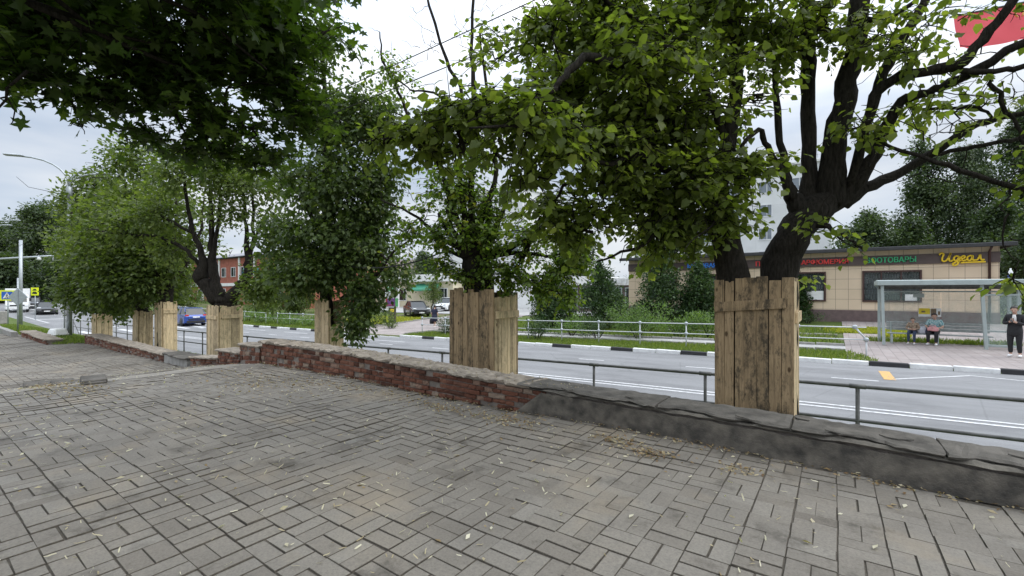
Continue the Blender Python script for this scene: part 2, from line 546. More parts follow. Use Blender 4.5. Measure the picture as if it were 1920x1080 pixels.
for i in range(ix0, ix1):
    for j in range(iy0, iy1):
        cx, cy = X0 + i * CELL, Y0 + j * CELL
        if -9.95 < cx + .1 < -8.9: continue
        hor = (i + j) % 2 == 0
        for k in (0, 1):
            if hor: w, h, ox, oy = CELL, CELL / 2, CELL / 2, CELL * (.25 + .5 * k)
            else: w, h, ox, oy = CELL / 2, CELL, CELL * (.25 + .5 * k), CELL / 2
            bx, by = cx + ox, cy + oy
            if by > 4.2: continue
            g = rp.choice((.0015, .002, .0025, .0032))
            hx, hy = w / 2 - g, h / 2 - g
            jx, jy = rp.gauss(0, .0016), rp.gauss(0, .0016); an = rp.gauss(0, .008)
            z0 = tz(bx) + wob(bx, by) + rp.gauss(0, .0013)
            tx, ty = rp.gauss(0, .007), rp.gauss(0, .007)
            val = min(1, max(0, rp.gauss(.5, .13)))
            if rp.random() < .008: val = .1 + rp.random() * .15
            far = bx < -10
            e = .0022
            sl = (tz(bx + .1) - tz(bx - .1)) / .2
            vs = []
            ca, sa = math.cos(an), math.sin(an)
            for (ex, ez) in ((0, -.03), (0, -e), (e, 0)):
                for sx, sy in ((-1, -1), (1, -1), (1, 1), (-1, 1)):
                    lx, ly = sx * (hx - ex), sy * (hy - ex)
                    vs.append((bx + jx + lx * ca - ly * sa, by + jy + lx * sa + ly * ca, z0 + ez + lx * (tx + sl) + ly * ty))
            fs = [(8, 9, 10, 11)] + [(q, (q + 1) % 4, 4 + (q + 1) % 4, 4 + q) for q in range(4)] + [(4 + q, 4 + (q + 1) % 4, 8 + (q + 1) % 4, 8 + q) for q in range(4)]
            pv.add(vs, fs[:1], 0, False, val)
            b0 = len(pv.v) - 12
            for f_ in fs[1:]:
                pv.f.append(tuple(b0 + q for q in f_)); pv.m.append(1); pv.sm.append(False); pv.col.append(val)
po = pv.build('terrace_paving', [PV, BED], fix=False); po['kind'] = 'structure'
sheet('paving_bed', frange(-30.2, 7, .2), frange(-4.7, 4.2, .2), -.0075, BED, fz=lambda x, y: tz(x) + (wob(x, y)))
sheet('ramp_strip', frange(-9.98, -8.88, .28), frange(-4.6, 4.2, .8), .002, M['smooth_concrete'], fz=lambda x, y: tz(x) + wob(x, y))

mat('torn_coping', (.125, .112, .092), .95, 0, .5, 7, 1.0, 45, .6)
mat('dark_coping', (.112, .102, .088), .95, 0, .42, 6, 1.0, 45, .4)
# broken steps beside the ramp
for k in range(5):
    p = atz(152 - 27 * k, 722 - 3.2 * k, tz(-8.7 - .43 * k))
    t = thing('concrete_step', ['largest broken concrete step, nearest to the camera at the corner of the ramp',
        'small tilted step slab second from the corner of the ramp', 'dark pointed step slab in the middle of the sunken steps',
        'thin step slab next to last at the left of the sunken steps', 'leftmost and farthest broken step slab of the sunken steps'][k],
        'step', (p.x, p.y, tz(p.x) - .02), R(-8 + 3 * (k % 3)), 'broken steps beside the ramp')
    b = MB()
    hgt = (.13, .07, .09, .07, .075)[k]
    rr = Matrix.Rotation(R(7), 3, 'Y')
    b.box((-.10, .14, hgt / 2 - .03), (.30, .28, hgt), rr, bev=.012)
    b.build('slab', M['dark_coping'], t)
    b = MB(); b.box((.085, .13, hgt / 2 - .055), (.05, .27, hgt * .75), rr, bev=.01); b.build('riser', M['dark_coping'], t)

# ------------------------------------------------------------------ brick walls
BR = matv('old_bricks', [(0, (.06, .028, .019)), (.35, (.16, .066, .042)), (.62, (.21, .098, .064)), (.8, (.25, .175, .13)), (1, (.31, .26, .20))],
          .9, 35, .75, .7, 90, .006, .55, (.05, .04, .035), 2.2)
mat('mortar', (.20, .17, .145), .95, 0, .35, 12, .8, 90)
mat('dusty_coping', (.30, .255, .205), .95, 0, .45, 9, .9, 55, .35)
mat('dark_render', (.092, .080, .064), .92, 0, .65, 9, 1.0, 45, .85)

def rough_slab(mb, x0, x1, yf, yb, zf, th, step=.09, jf=.03, jb=.02, jz=.006, mi=0, seed=1, chips=()):
    """a cast or torn slab whose edges wander; yf, yb, zf are functions of x"""
    rs = random.Random(seed)
    n = max(2, int((x1 - x0) / step)); ny = 5
    top, vs, fs = [], [], []
    wf = wb = 0
    for i in range(n + 1):
        x = lerp(x0, x1, i / n)
        wf = wf * .6 + rs.uniform(-jf, jf) * .8; wb = wb * .7 + rs.uniform(-jb, jb) * .8
        f, b = yf(x) + wf, yb(x) + wb
        for (c0, c1, dy) in chips:
            if c0 < x < c1: f += dy * (math.sin(math.pi * (x - c0) / (c1 - c0)) ** .4) * rs.uniform(.75, 1.1)
        for k in range(ny):
            t = (0, .06, .4, .8, 1)[k]
            z = zf(x) + rs.gauss(0, jz) - (.012 if k in (0, 4) else 0)
            vs.append((x + rs.gauss(0, .006), lerp(f, b, t), z))
        vs.append((x, f + .012, zf(x) - th)); vs.append((x, b, zf(x) - th))
    m = ny + 2
    order = [5, 0, 1, 2, 3, 4, 6]
    for i in range(n):
        for k in range(6):
            p, q = order[k], order[k + 1]
            fs.append((i * m + p, (i + 1) * m + p, (i + 1) * m + q, i * m + q))
        fs.append((i * m + 6, (i + 1) * m + 6, (i + 1) * m + 5, i * m + 5))
    fs.append(tuple(order)); fs.append(tuple(n * m + o for o in reversed(order)))
    mb.add(vs, fs, mi, False, .5)

def brickwork(mb, x0, x1, yf, zb, zt, rows, seed, L=.25, miss=.02):
    rs = random.Random(seed)
    for r in range(rows):
        x = x0 - (L / 2 if r % 2 else 0)
        while x < x1:
            l = L * rs.choice((1, .5, .5, .5, .75)); a, b = max(x, x0), min(x + l, x1)
            x += l
            if b - a < .04 or rs.random() < miss: continue
            xm = (a + b) / 2
            hh = (zt(xm) - zb(xm)) / rows
            z0 = zb(xm) + hh * r; z1 = z0 + hh - .010
            sl = ((zt(xm + .1) - zt(xm - .1)) * (r + .5) / rows + (zb(xm + .1) - zb(xm - .1)) * (1 - (r + .5) / rows)) / .2
            y = yf + rs.gauss(0, .006) + (.02 if rs.random() < .06 else 0)
            a += .005; b -= .005
            nx = 4
            vs, fs = [], []
            for i in range(nx + 1):
                xx = lerp(a, b, i / nx)
                for k, (dy, zz) in enumerate(((.055, z0), (.004, z0 + .002), (0, lerp(z0, z1, .5)), (.004, z1 - .002), (.055, z1))):
                    jj = rs.gauss(0, .003) if 0 < k < 4 else 0
                    ed = .006 if i in (0, nx) else 0
                    vs.append((xx, y + dy + jj + ed, zz + sl * (xx - xm) + (rs.gauss(0, .002) if 0 < k < 4 else 0)))
            for i in range(nx):
                for k in range(4):
                    fs.append((i * 5 + k, (i + 1) * 5 + k, (i + 1) * 5 + k + 1, i * 5 + k + 1))
            fs.append((0, 1, 2, 3, 4)); fs.append(tuple(nx * 5 + k for k in (4, 3, 2, 1, 0)))
            v = rs.choice((.1, .25, .35, .45, .5, .6, .3, .5, .2, .4, .74, .85))
            mb.add(vs, fs, 0, False, v)

wt = table([(-8.9, .40), (-6.1, .39), (-3.45, .31), (-2.7, .30), (0, .26), (.97, .23), (7, .12)])
z0f = lambda x: tz(x) - .03
WALL = thing('retaining_wall', 'long low garden wall of red brick and dark plaster with cracked coping beside the paving', 'wall', (0, 0, 0))
b = MB(); brickwork(b, -8.85, -2.55, 4.2, z0f, lambda x: wt(x) - .045, 5, 11, L=.25); b.build('brickwork', BR, WALL, fix=False)
b = MB()
n = 40
for (x0, x1, y0, y1, dz) in ((-8.82, -2.6, 4.222, 4.58, .045), (-2.6, 7, 4.23, 4.58, .045)):
    vs, fs = [], []
    for i in range(n + 1):
        x = lerp(x0, x1, i / n)
        vs += [(x, y0, z0f(x)), (x, y0, wt(x) - dz), (x, y1, wt(x) - dz), (x, y1, -1.2)]
    for i in range(n):
        for k in range(3): fs.append((i * 4 + k, i * 4 + k + 4, i * 4 + k + 5, i * 4 + k + 1))
    fs += [(0, 1, 2, 3), tuple(n * 4 + k for k in (3, 2, 1, 0))]
    b.add(vs, fs)
b.build('core', M['mortar'], WALL)
# plaster skin on the right
b = MB(); rs = random.Random(5)
n, nz = 150, 6
vs, fs = [], []
for i in range(n + 1):
    for k in range(nz + 1):
        t = k / nz
        x = lerp(lerp(-2.95, -2.60, t), 7, (i / n) ** 1.15)
        z = lerp(z0f(x), wt(x) - .062, t)
        vs.append((x, 4.185 + rs.gauss(0, .0025) + (.012 if i == 0 else 0) - .012 * (1 - t), z + (rs.gauss(0, .004) if k == nz else 0)))
o = len(vs)
for k in range(nz + 1): vs.append((vs[k][0] + .01, 4.24, vs[k][2]))
for i in range(n):
    for k in range(nz):
        fs.append((i * (nz + 1) + k, (i + 1) * (nz + 1) + k, (i + 1) * (nz + 1) + k + 1, i * (nz + 1) + k + 1))
for k in range(nz): fs.append((k, k + 1, o + k + 1, o + k))
b.add(vs, fs, 0, True); b.build('plaster_face', M['dark_render'], WALL)
b = MB()
rough_slab(b, -8.9, -2.75, lambda x: 4.175, lambda x: 4.64, wt, .04, step=.05, jf=.03, jz=.010, seed=21, chips=((-8.0, -7.7, .06), (-6.6, -6.2, .08), (-5.3, -5.1, .05), (-4.4, -3.9, .07), (-3.3, -3.1, .06)))
b.build('coping', M['dusty_coping'], WALL)
b = MB()
rough_slab(b, -2.78, 7, lambda x: 4.178, lambda x: 4.62, lambda x: wt(x) - .024, .022, jf=.006, seed=23)
b.build('lower_coping', M['torn_coping'], WALL)
b = MB()
rough_slab(b, -2.9, -1.35, lambda x: 4.166, lambda x: 4.655, lambda x: wt(x) + .004, .022, step=.05, jf=.008, jz=.003, seed=25, chips=((-2.6, -2.15, .07), (-1.75, -1.5, .05)))
rough_slab(b, -1.33, -.28, lambda x: 4.164, lambda x: 4.66, lambda x: wt(x) + .006, .026, step=.05, jf=.008, jz=.003, seed=26, chips=((-1.22, -.86, .09), (-.66, -.5, .06)))
rough_slab(b, -.27, .62, lambda x: 4.166, lambda x: 4.66, lambda x: wt(x) + .006, .024, step=.05, jf=.008, jz=.003, seed=27, chips=((-.02, .34, .11),))
rough_slab(b, .63, 7, lambda x: 4.164, lambda x: 4.65, lambda x: wt(x) + .008, .026, step=.05, jf=.008, jz=.003, seed=28, chips=((.72, 1.0, .10), (1.5, 1.9, .09), (2.6, 3.2, .1)))
b.build('cracked_topping', M['dark_coping'], WALL)
rs = random.Random(91); b = MB()
for k in range(16):                       # flakes that have come loose from the topping
    x = rs.uniform(-2.7, 2.6); y = rs.uniform(4.19, 4.5) if k % 3 else rs.uniform(4.17, 4.26); n = rs.randint(5, 8); r0 = rs.uniform(.035, .11)
    ang = sorted(rs.uniform(0, 6.28) for _ in range(n)); th = rs.uniform(.006, .014)
    pl = [(x + r0 * rs.uniform(.7, 1.7) * math.cos(a), y + r0 * rs.uniform(.4, .8) * math.sin(a)) for a in ang]
    z = wt(x) + .012; sx_, sy_ = rs.gauss(0, .05), rs.gauss(0, .06)
    vs = [(px, py, z + (px - x) * (sx_ - .04) + (py - y) * sy_) for px, py in pl] + [(px, py, z + th + (px - x) * (sx_ - .04) + (py - y) * sy_) for px, py in pl]
    b.add(vs, [tuple(range(n - 1, -1, -1)), tuple(range(n, 2 * n))] + [(i, (i + 1) % n, n + (i + 1) % n, n + i) for i in range(n)])
fl = b.build('loose_flakes', M['dark_coping'], WALL); fl['kind'] = 'stuff'

def small_wall(name, label, x0, x1, y, zb, zt, rows, seed, body='mortar', cop='dusty_coping', depth=.42, brick=True):
    t = thing(name, label, 'wall', (0, 0, 0))
    if brick:
        b = MB(); brickwork(b, x0, x1, y, zb, lambda x: zt(x) - .04, rows, seed, miss=.06); b.build('brickwork', BR, t, fix=False)
    b = MB()
    x0i, x1i = x0 + .02, x1 - .02
    b.add([(x0i, y + .02, zb(x0i)), (x1i, y + .02, zb(x1i)), (x1i, y + depth, zb(x1i) - .4), (x0i, y + depth, zb(x0i) - .4),
           (x0i, y + .02, zt(x0i) - .04), (x1i, y + .02, zt(x1i) - .04), (x1i, y + depth, zt(x1i) - .04), (x0i, y + depth, zt(x0i) - .04)],
          [(0, 3, 2, 1), (4, 5, 6, 7), (0, 1, 5, 4), (1, 2, 6, 5), (2, 3, 7, 6), (3, 0, 4, 7)])
    b.build('core', M[body], t)
    b = MB(); rough_slab(b, x0 - .03, x1 + .01, lambda x: y - .03, lambda x: y + depth + .03, zt, .04, seed=seed + 50, jf=.04)
    b.build('coping', M[cop], t)
    return t
small_wall('brick_wall', 'stepped brick stub, taller block adjoining the end of the long garden wall', -9.75, -8.93, 4.2, z0f, lambda x: .29, 4, 31)
small_wall('brick_wall', 'lower reddish brick stub in front of the wide tree box', -10.75, -9.78, 4.2, z0f, lambda x: .10, 4, 32)
small_wall('brick_wall', 'short sloping brick fragment with pale top between grey block and stepped wall', -12.3, -10.8, 4.22, z0f, table([(-12.3, -.20), (-10.8, -.09)]), 3, 33)
small_wall('concrete_block', 'bare grey concrete block ending the far brick wall', -13.9, -12.4, 4.18, z0f, table([(-13.9, -.23), (-12.4, -.24)]), 3, 34, 'concrete', 'dark_coping', brick=False)
small_wall('brick_wall', 'far low brick wall with flat dusty top in front of leaning tree box', -21.6, -13.95, 4.2, lambda x: tz(x) - .03, table([(-21.6, -.19), (-14, -.27)]), 4, 35)
small_wall('brick_wall', 'farthest low crumbling brick edging along the grass', -27.2, -22.3, 3.35, lambda x: tz(x) - .03, table([(-27, -.30), (-22.3, -.36)]), 2, 36)
b = MB(); rough_slab(b, -40, -27.3, lambda x: 3.1 - (x + 27) * .02, lambda x: 3.3 - (x + 27) * .02, lambda x: tz(x) + .2, .26, seed=77, jf=.01)
tagit(b.build('stone_edging', M['concrete']), 'pale raised concrete kerb bordering the grass at the far left', 'kerb')
# ------------------------------------------------------------------ boarded tree guards
def plank_panel(mb, w, zb, zt, n, seed, th=.025, crown=.03, gap=.004, drop=None):
    """planks side by side in the local xz plane, centred, front at y=0 facing -y"""
    rs = random.Random(seed)
    ws = [rs.uniform(.8, 1.2) for _ in range(n)]; k = w / sum(ws); x = -w / 2
    for i, a in enumerate(ws):
        a *= k
        top = zt + rs.uniform(-crown, crown) - (drop[i] if drop and i < len(drop) else 0)
        lean = rs.gauss(0, .003)
        mb.box((x + a / 2 + lean, th / 2 + rs.uniform(-.004, .004), (zb + top) / 2), (a - gap * rs.uniform(.4, 1.8), th, top - zb),
               Matrix.Rotation(rs.gauss(0, .0025), 3, 'Y'), val=min(1, max(0, rs.gauss(.45, .28))), bev=.002)
        x += a

def tree_box(label, x0, x1, y0, y1, zb, zt, n, ns, seed, side_top=None, tilt=0, m='fresh_lit_boards', ms=None, batten=None, sbatten=None, drop=None, back_top=None):
    cx, cy = (x0 + x1) / 2, (y0 + y1) / 2
    t = thing('tree_guard', label, 'tree guard', (cx, cy, zb), 0, 'board boxes round the street trees')
    t.rotation_euler = (0, R(tilt), 0)
    w, d, h = x1 - x0, y1 - y0, zt - zb
    st = (side_top - zb) if side_top else h
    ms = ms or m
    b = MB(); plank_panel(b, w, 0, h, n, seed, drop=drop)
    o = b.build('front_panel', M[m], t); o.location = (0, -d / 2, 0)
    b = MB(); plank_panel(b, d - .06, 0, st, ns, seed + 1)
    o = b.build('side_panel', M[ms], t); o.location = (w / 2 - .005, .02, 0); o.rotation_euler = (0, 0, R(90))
    b = MB(); plank_panel(b, d - .06, 0, h - .05, ns, seed + 2)
    o = b.build('side_panel', M[m], t); o.location = (-w / 2 + .005, .02, 0); o.rotation_euler = (0, 0, R(-90))
    b = MB(); plank_panel(b, w, 0, (back_top - zb) if back_top else h - .02, n, seed + 3)
    o = b.build('back_panel', M[m], t); o.location = (0, d / 2, 0); o.rotation_euler = (0, 0, R(180))
    if batten:
        for (bx0, bx1, z, a) in batten:
            b = MB(); b.box((0, 0, 0), (bx1 - bx0, .025, .105), Matrix.Rotation(R(a), 3, 'Y'), bev=.003)
            o = b.build('batten', M[m], t); o.location = ((bx0 + bx1) / 2, -d / 2 - .016, z)
    if sbatten:
        for (z, ln, a) in sbatten:
            b = MB(); b.box((0, 0, 0), (.028, ln, .11), Matrix.Rotation(R(a), 3, 'X'), bev=.003)
            o = b.build('batten', M[ms], t); o.location = (w / 2 + .013, .02, z)
    for s in (-1, 1):
        b = MB(); b.box((0, 0, h * .45), (.05, .05, h * .9), bev=.003)
        o = b.build('corner_post', M[m], t); o.location = (s * (w / 2 - .06), -d / 2 + .06, 0)
    return t

tree_box('largest and nearest box, weathered stained boards around two black trunks', -1.07, -.32, 5.35, 6.15, -.55, 1.475, 7, 7, 41, m='old_shaded_boards',
         ms='fresh_lit_boards', batten=((-.375, .30, 1.745, -4.5),), sbatten=((1.62, .62, 0),))  # side paler than the front: sky light put into the board colour
tree_box('second largest box, stained front toned dark for shade, lower side toned bright for light, with a batten', -5.06, -4.16, 5.35, 6.0, -.6, 1.37, 9, 8, 43, side_top=1.265, m='old_shaded_boards',
         ms='fresh_lit_boards', sbatten=((1.58, .6, 0),), drop=(0, 0, -.03, .03, 0, .05, .03, -.02))  # front and side tones carry painted shade and light besides the stains
tree_box('narrow box with a heart shaped hole, half hidden by hanging leaves', -8.96, -8.47, 5.35, 5.72, -.6, 1.16, 4, 4, 45, side_top=.62)
M3 = [o for o in S.objects if o.name.startswith('tree_guard') and not o.parent][-1]
hb = MB()
hp = [(.0, -.07), (.045, -.01), (.05, .03), (.03, .05), (.0, .03), (-.03, .05), (-.05, .03), (-.045, -.01)]
hb.prism(hp, 0, .006, axis=0); ho = hb.build('heart_hole', M['black_plastic'], M3); ho.location = (.262, -.02, .72)
tree_box('wide pale box with a cross batten under the low forked tree', -14.55, -13.8, 5.4, 6.05, -.85, .92, 7, 6, 47, batten=((-.35, .32, 1.45, 0),), sbatten=((1.48, .5, 0),), back_top=1.08)
tree_box('pale box with a notched top edge beside the blue car', -18.75, -18.1, 5.4, 5.85, -.95, .97, 5, 4, 49, sbatten=((1.6, .4, 0),), drop=(0, .12, 0, .1, 0))
tree_box('leaning pale box between the notched box and the farthest one', -20.9, -20.35, 5.35, 5.8, -1.0, .62, 4, 4, 51, tilt=4)
tree_box('farthest and smallest board box, half under drooping leaves near the lamp post', -25.6, -25.0, 5.2, 5.75, -.85, .36, 4, 4, 53, sbatten=((1.05, .45, 0),))

# ------------------------------------------------------------------ rails
t = thing('pedestrian_railing', 'dark two bar pipe railing along the near side of the road', 'railing', (0, 0, 0))
RY = 7.8
px_ = [-1.70 + 1.97 * i for i in range(-21, 7)]
top = [(x, RY, zr(x) + 1.17) for x in px_]; low = [(x, RY, zr(x) + .70) for x in px_]
b = MB(); b.tube(top, .026, 8); b.build('top_rail', M['dark_rail_paint'], t)
b = MB(); b.tube(low, .024, 8); b.build('lower_rail', M['dark_rail_paint'], t)
for x in px_:
    b = MB(); b.tube([(x, RY, zr(x) - .1), (x, RY, zr(x) + 1.165)], .025, 8)
    b.tube([(x - .09, RY, zr(x - .09) + 1.17), (x + .09, RY, zr(x + .09) + 1.17)], .033, 8)
    b.build('post', M['dark_rail_paint'], t)
b = MB(); x = px_[0]; b.tube([(x, RY, zr(x) + 1.1), (x + 1.9, RY, zr(x) + .1)], .022, 6); b.build('brace', M['dark_rail_paint'], t)

def far_rail(label, xs, ry, end=None):
    t = thing('roadside_railing', label, 'railing', (0, 0, 0))
    zt = lambda x: gz(x, ry) + 1.04; zm = lambda x: gz(x, ry) + .60
    b = MB(); b.tube([(x, ry, zt(x)) for x in xs], .021, 6); b.build('top_rail', M['white_rail_paint'], t)
    b = MB(); b.tube([(x, ry, zm(x)) for x in xs], .021, 6); b.build('lower_rail', M['white_rail_paint'], t)
    for x in xs:
        if end is not None and x == xs[-1]:
            b = MB(); b.tube([(x, ry, gz(x, ry) - .1), (x, ry, zm(x))], .027, 6)
            b.tube([(x, ry, zm(x)), (x - .33, ry, zt(x))], .03, 6)
        else:
            b = MB(); b.tube([(x, ry, gz(x, ry) - .1), (x, ry, zt(x))], .027, 6)
        q = b.build('post', M['white_rail_paint'], t)
        rx = Matrix.Rotation(R(90), 3, 'X')
        for z, dx in ((zt(x), -.33 if end is not None and x == xs[-1] else 0), (zm(x), 0)):
            b = MB(); b.lathe((x + dx, ry, z), [(.02, -.05), (.07, -.045), (.085, 0), (.07, .045), (.02, .05)], 10, rot=rx)
            b.build('joint', M['galvanized'], q)
    return t
far_rail('white pipe railing with round joints on the grass opposite, ending by the bus stop', [.96 - 2.07 * i for i in range(11, -1, -1)], 20.5, end=True)
far_rail('pale railing beyond the driveway, seen behind the low forked tree', [-34 - 2.07 * i for i in range(20, -1, -1)], 20.5)

# ------------------------------------------------------------------ bus shelter
def glass_mat(name, col, alpha):
    t = NT(name); v = t.coord()
    n = t.noise(v, 2.5, 6, .7)
    t.b.inputs['Base Color'].default_value = (*col, 1); t.b.inputs['Roughness'].default_value = .06
    t.l(t.ramp(n, [(.35, (alpha * .5,) * 3), (.75, (alpha * 1.7,) * 3)]), t.b.inputs['Alpha'])
    M[name] = t.m
glass_mat('shelter_glass', (.45, .55, .52), .16)
glass_mat('shop_glass', (.10, .12, .12), .34)
BS = thing('bus_shelter', 'grey steel bus shelter with glass back and long bench at the stop', 'bus shelter', (3.55, 25.1, gz(3.5, 25)), 0)
zf0 = BS.location.z
def bs(mb, name, m, parent=BS):
    return mb.build(name, M[m] if isinstance(m, str) else m, parent)
ztop = 1.70 - zf0
for (x, y, lean) in ((-1.89, -.8, .02), (-1.89, .8, 0), (1.05, -.72, .05), (2.1, .8, 0), (2.1, -.35, 0)):
    b = MB(); b.box((0, 0, (ztop - .1) / 2), (.105, .105, ztop - .1), Matrix.Rotation(-lean, 3, 'Y'), bev=.012)
    o = bs(b, 'post', 'grey_paint'); o.location = (x + lean * 1.2, y, 0)
b = MB(); b.box((.07, -.02, ztop + .0), (4.2, 1.85, .06), bev=.01); b.box((.07, -.93, ztop - .03), (4.25, .07, .2), bev=.015); b.box((.07, .9, ztop - .06), (4.25, .07, .18), bev=.015)
b.box((-2.03, -.02, ztop - .03), (.07, 1.78, .18), bev=.012); b.box((2.17, -.02, ztop - .03), (.07, 1.78, .18), bev=.012)
b.prism([(-.96, ztop + .03), (.9, ztop + .03), (.9, ztop + .12), (-.96, ztop + .05)], -2.0, 2.14, axis=0)
bs(b, 'roof', 'grey_paint')
b = MB(); b.box((.07, .6, ztop - .22), (4.0, .09, .13), bev=.01); b.box((.07, -.72, ztop - .16), (4.0, .06, .08)); bs(b, 'roof_beam', 'dark_rail_paint')
for x0, x1 in ((-1.83, .1), (.16, 2.04)):
    b = MB(); b.box(((x0 + x1) / 2, .82, 1.42), (x1 - x0, .012, 1.55)); bs(b, 'glass_panel', 'shelter_glass')
b = MB(); b.box((2.1, .22, 1.2), (.012, 1.05, 1.9)); bs(b, 'glass_panel', 'shelter_glass')
b = MB(); b.box((1.58, -.66, 1.15), (.9, .012, 1.85)); bs(b, 'glass_panel', 'shelter_glass')
b = MB(); b.box((1.58, -.66, .17), (.92, .06, .09), bev=.01); bs(b, 'glass_frame', 'grey_paint')
b = MB(); b.box((1.58, -.66, 2.1), (.92, .05, .07), bev=.01); bs(b, 'glass_frame', 'grey_paint')
for z in (.62, 2.22):
    b = MB(); b.box((.1, .82, z), (3.95, .05, .06), bev=.01); bs(b, 'back_frame', 'grey_paint')
mat('bench_slats', (.30, .32, .31), .7, 0, .2, 9, .3, 50)
bn = MB()
for z in (.60, .73, .86): bn.box((-.05, .70, z), (3.2, .03, .115), bev=.008)
bs(bn, 'bench_back', 'bench_slats')
bn = MB()
for y in (.22, .36, .50): bn.box((-.05, y, .43), (3.2, .12, .04), bev=.008)
bs(bn, 'bench_seat', 'bench_slats')
for x in (-1.5, -.05, 1.4):
    bn = MB(); bn.box((x, .36, .2), (.06, .42, .4), bev=.01); bn.box((x, .68, .45), (.05, .05, .9), bev=.008); bs(bn, 'bench_leg', 'grey_paint')
mat('poster_yellow', (.72, .56, .03), .6, 0, .15, 3); mat('poster_white', (.75, .75, .73), .6, 0, .1, 3); mat('poster_brown', (.17, .12, .07), .6, 0, .5, 20)
p = thing('poster', 'torn yellow and white notice stuck on the shelter glass above the bench', 'poster', (3.33, 25.905, zf0 + 1.33))
b = MB(); b.box((0, 0, 0), (.72, .006, .36)); b.build('paper', M['poster_white'], p)
b = MB(); b.box((-.17, -.006, .05), (.36, .006, .25)); b.build('yellow_field', M['poster_yellow'], p)
b = MB(); b.box((.12, -.006, .03), (.17, .006, .27)); b.box((.29, -.006, -.02), (.07, .006, .15)); b.box((-.2, -.012, .03), (.12, .004, .07)); b.build('picture', M['poster_brown'], p)
p = thing('notice', 'small grey notice taped high on the shelter glass', 'notice', (2.98, 25.905, zf0 + 2.05))
b = MB(); b.box((0, 0, 0), (.36, .006, .17)); b.build('paper', M['grey_paint'], p)
mat('blue_label', (.05, .09, .38), .5)
p = thing('bottle', 'white and blue bottle standing on the right end of the shelter roof', 'bottle', (5.36, 24.4, zf0 + ztop + .06))
b = MB(); b.lathe((0, 0, 0), [(.06, 0), (.07, .02), (.07, .26), (.05, .32), (.025, .36), (.025, .42)], 12); b.build('body', M['white_paint'], p)
b = MB(); b.lathe((0, 0, .07), [(.0725, 0), (.0725, .13)], 12); b.build('label', M['blue_label'], p)

# ------------------------------------------------------------------ shop pavilion
def facade_mat(name, a, b_, joint, sx, sz, wallaxis='x'):
    t = NT(name); tc = t.n('ShaderNodeTexCoord'); sp = t.n('ShaderNodeSeparateXYZ'); cb = t.n('ShaderNodeCombineXYZ')
    t.l(tc.outputs['Object'], sp.inputs[0])
    ad = t.n('ShaderNodeMath', operation='ADD'); t.l(sp.outputs['X'], ad.inputs[0]); t.l(sp.outputs['Y'], ad.inputs[1])
    t.l(ad.outputs[0], cb.inputs[0]); t.l(sp.outputs['Z'], cb.inputs[1])
    br = t.n('ShaderNodeTexBrick'); br.offset = 0
    for k, v in (('Scale', 1), ('Brick Width', sx), ('Row Height', sz), ('Mortar Size', .008), ('Mortar Smooth', .1), ('Bias', 0)): br.inputs[k].default_value = v
    br.inputs['Color1'].default_value = (*a, 1); br.inputs['Color2'].default_value = (*b_, 1); br.inputs['Mortar'].default_value = (*joint, 1)
    t.l(cb.outputs[0], br.inputs['Vector'])
    n = t.noise(tc.outputs['Object'], .7, 6, .6)
    t.base(t.mix(.5, br.outputs['Color'], t.ramp(n, [(.3, (.85,) * 3), (.7, (1.08,) * 3)]), 'MULTIPLY'))
    t.b.inputs['Roughness'].default_value = .55
    M[name] = t.m
facade_mat('beige_panels', (.62, .49, .345), (.67, .53, .38), (.16, .11, .09), .62, .60)
mat('brown_band', (.085, .058, .052), .5, 0, .12, 3); mat('plinth_brown', (.13, .09, .085), .7, 0, .2, 4); mat('roof_dark', (.03, .03, .032), .6)
mat('roof_felt', (.12, .12, .125), .8)
mat('frame_brown', (.055, .022, .018), .45)
def goods_mat():
    t = NT('shop_goods'); tc = t.n('ShaderNodeTexCoord'); sp = t.n('ShaderNodeSeparateXYZ'); cb = t.n('ShaderNodeCombineXYZ')
    t.l(tc.outputs['Object'], sp.inputs[0]); t.l(sp.outputs['X'], cb.inputs[0]); t.l(sp.outputs['Z'], cb.inputs[1])
    br = t.n('ShaderNodeTexBrick'); br.offset = .37
    for k, v in (('Scale', 1), ('Brick Width', .12), ('Row Height', .30), ('Mortar Size', .03), ('Bias', .1)): br.inputs[k].default_value = v
    br.inputs['Color1'].default_value = (.5, .5, .48, 1); br.inputs['Color2'].default_value = (.12, .16, .17, 1); br.inputs['Mortar'].default_value = (.02, .018, .018, 1)
    t.l(cb.outputs[0], br.inputs['Vector'])
    wn = t.n('ShaderNodeTexNoise'); wn.inputs['Scale'].default_value = 9; t.l(cb.outputs[0], wn.inputs['Vector'])
    t.base(t.mix(.75, br.outputs['Color'], t.mix(.5, wn.outputs['Color'], (.6, .6, .6)), 'MULTIPLY'))
    M['goods'] = t.m
goods_mat()
SY = 33.4
SHOP = thing('shop_building', 'single storey beige tiled shop with brown sign band and red frames', 'shop', (-3, SY, -.36))
def sb(mb, name, m, parent=SHOP): return mb.build(name, M[m] if isinstance(m, str) else m, parent)
wins = [(-11.3, -9.2), (-7.4, -4.9), (-2.97, -.37), (1.37, 3.97)]
H0, WB, WT, H1 = .56, 1.06, 2.86, 4.0            # plinth top, window bottom, window top, wall top (local z)
xl, xr = -12.8 + 3, 6.95 + 3
b = MB()
ed = [xl] + [v + 3 for w in wins for v in w] + [xr]
def wallrect(mb, x0, x1, z0, z1):
    mb.box(((x0 + x1) / 2, .12, (z0 + z1) / 2), (x1 - x0, .24, z1 - z0))
wallrect(b, xl, xr, H0, WB); wallrect(b, xl, xr, WT, H1)
for i in range(0, len(ed), 2): wallrect(b, ed[i], ed[i + 1], WB, WT)
b.box((xr - .12, 5.2, (H0 + H1) / 2), (.24, 9.9, H1 - H0)); b.box((xl + .12, 5.2, (H0 + H1) / 2), (.24, 9.9, H1 - H0))
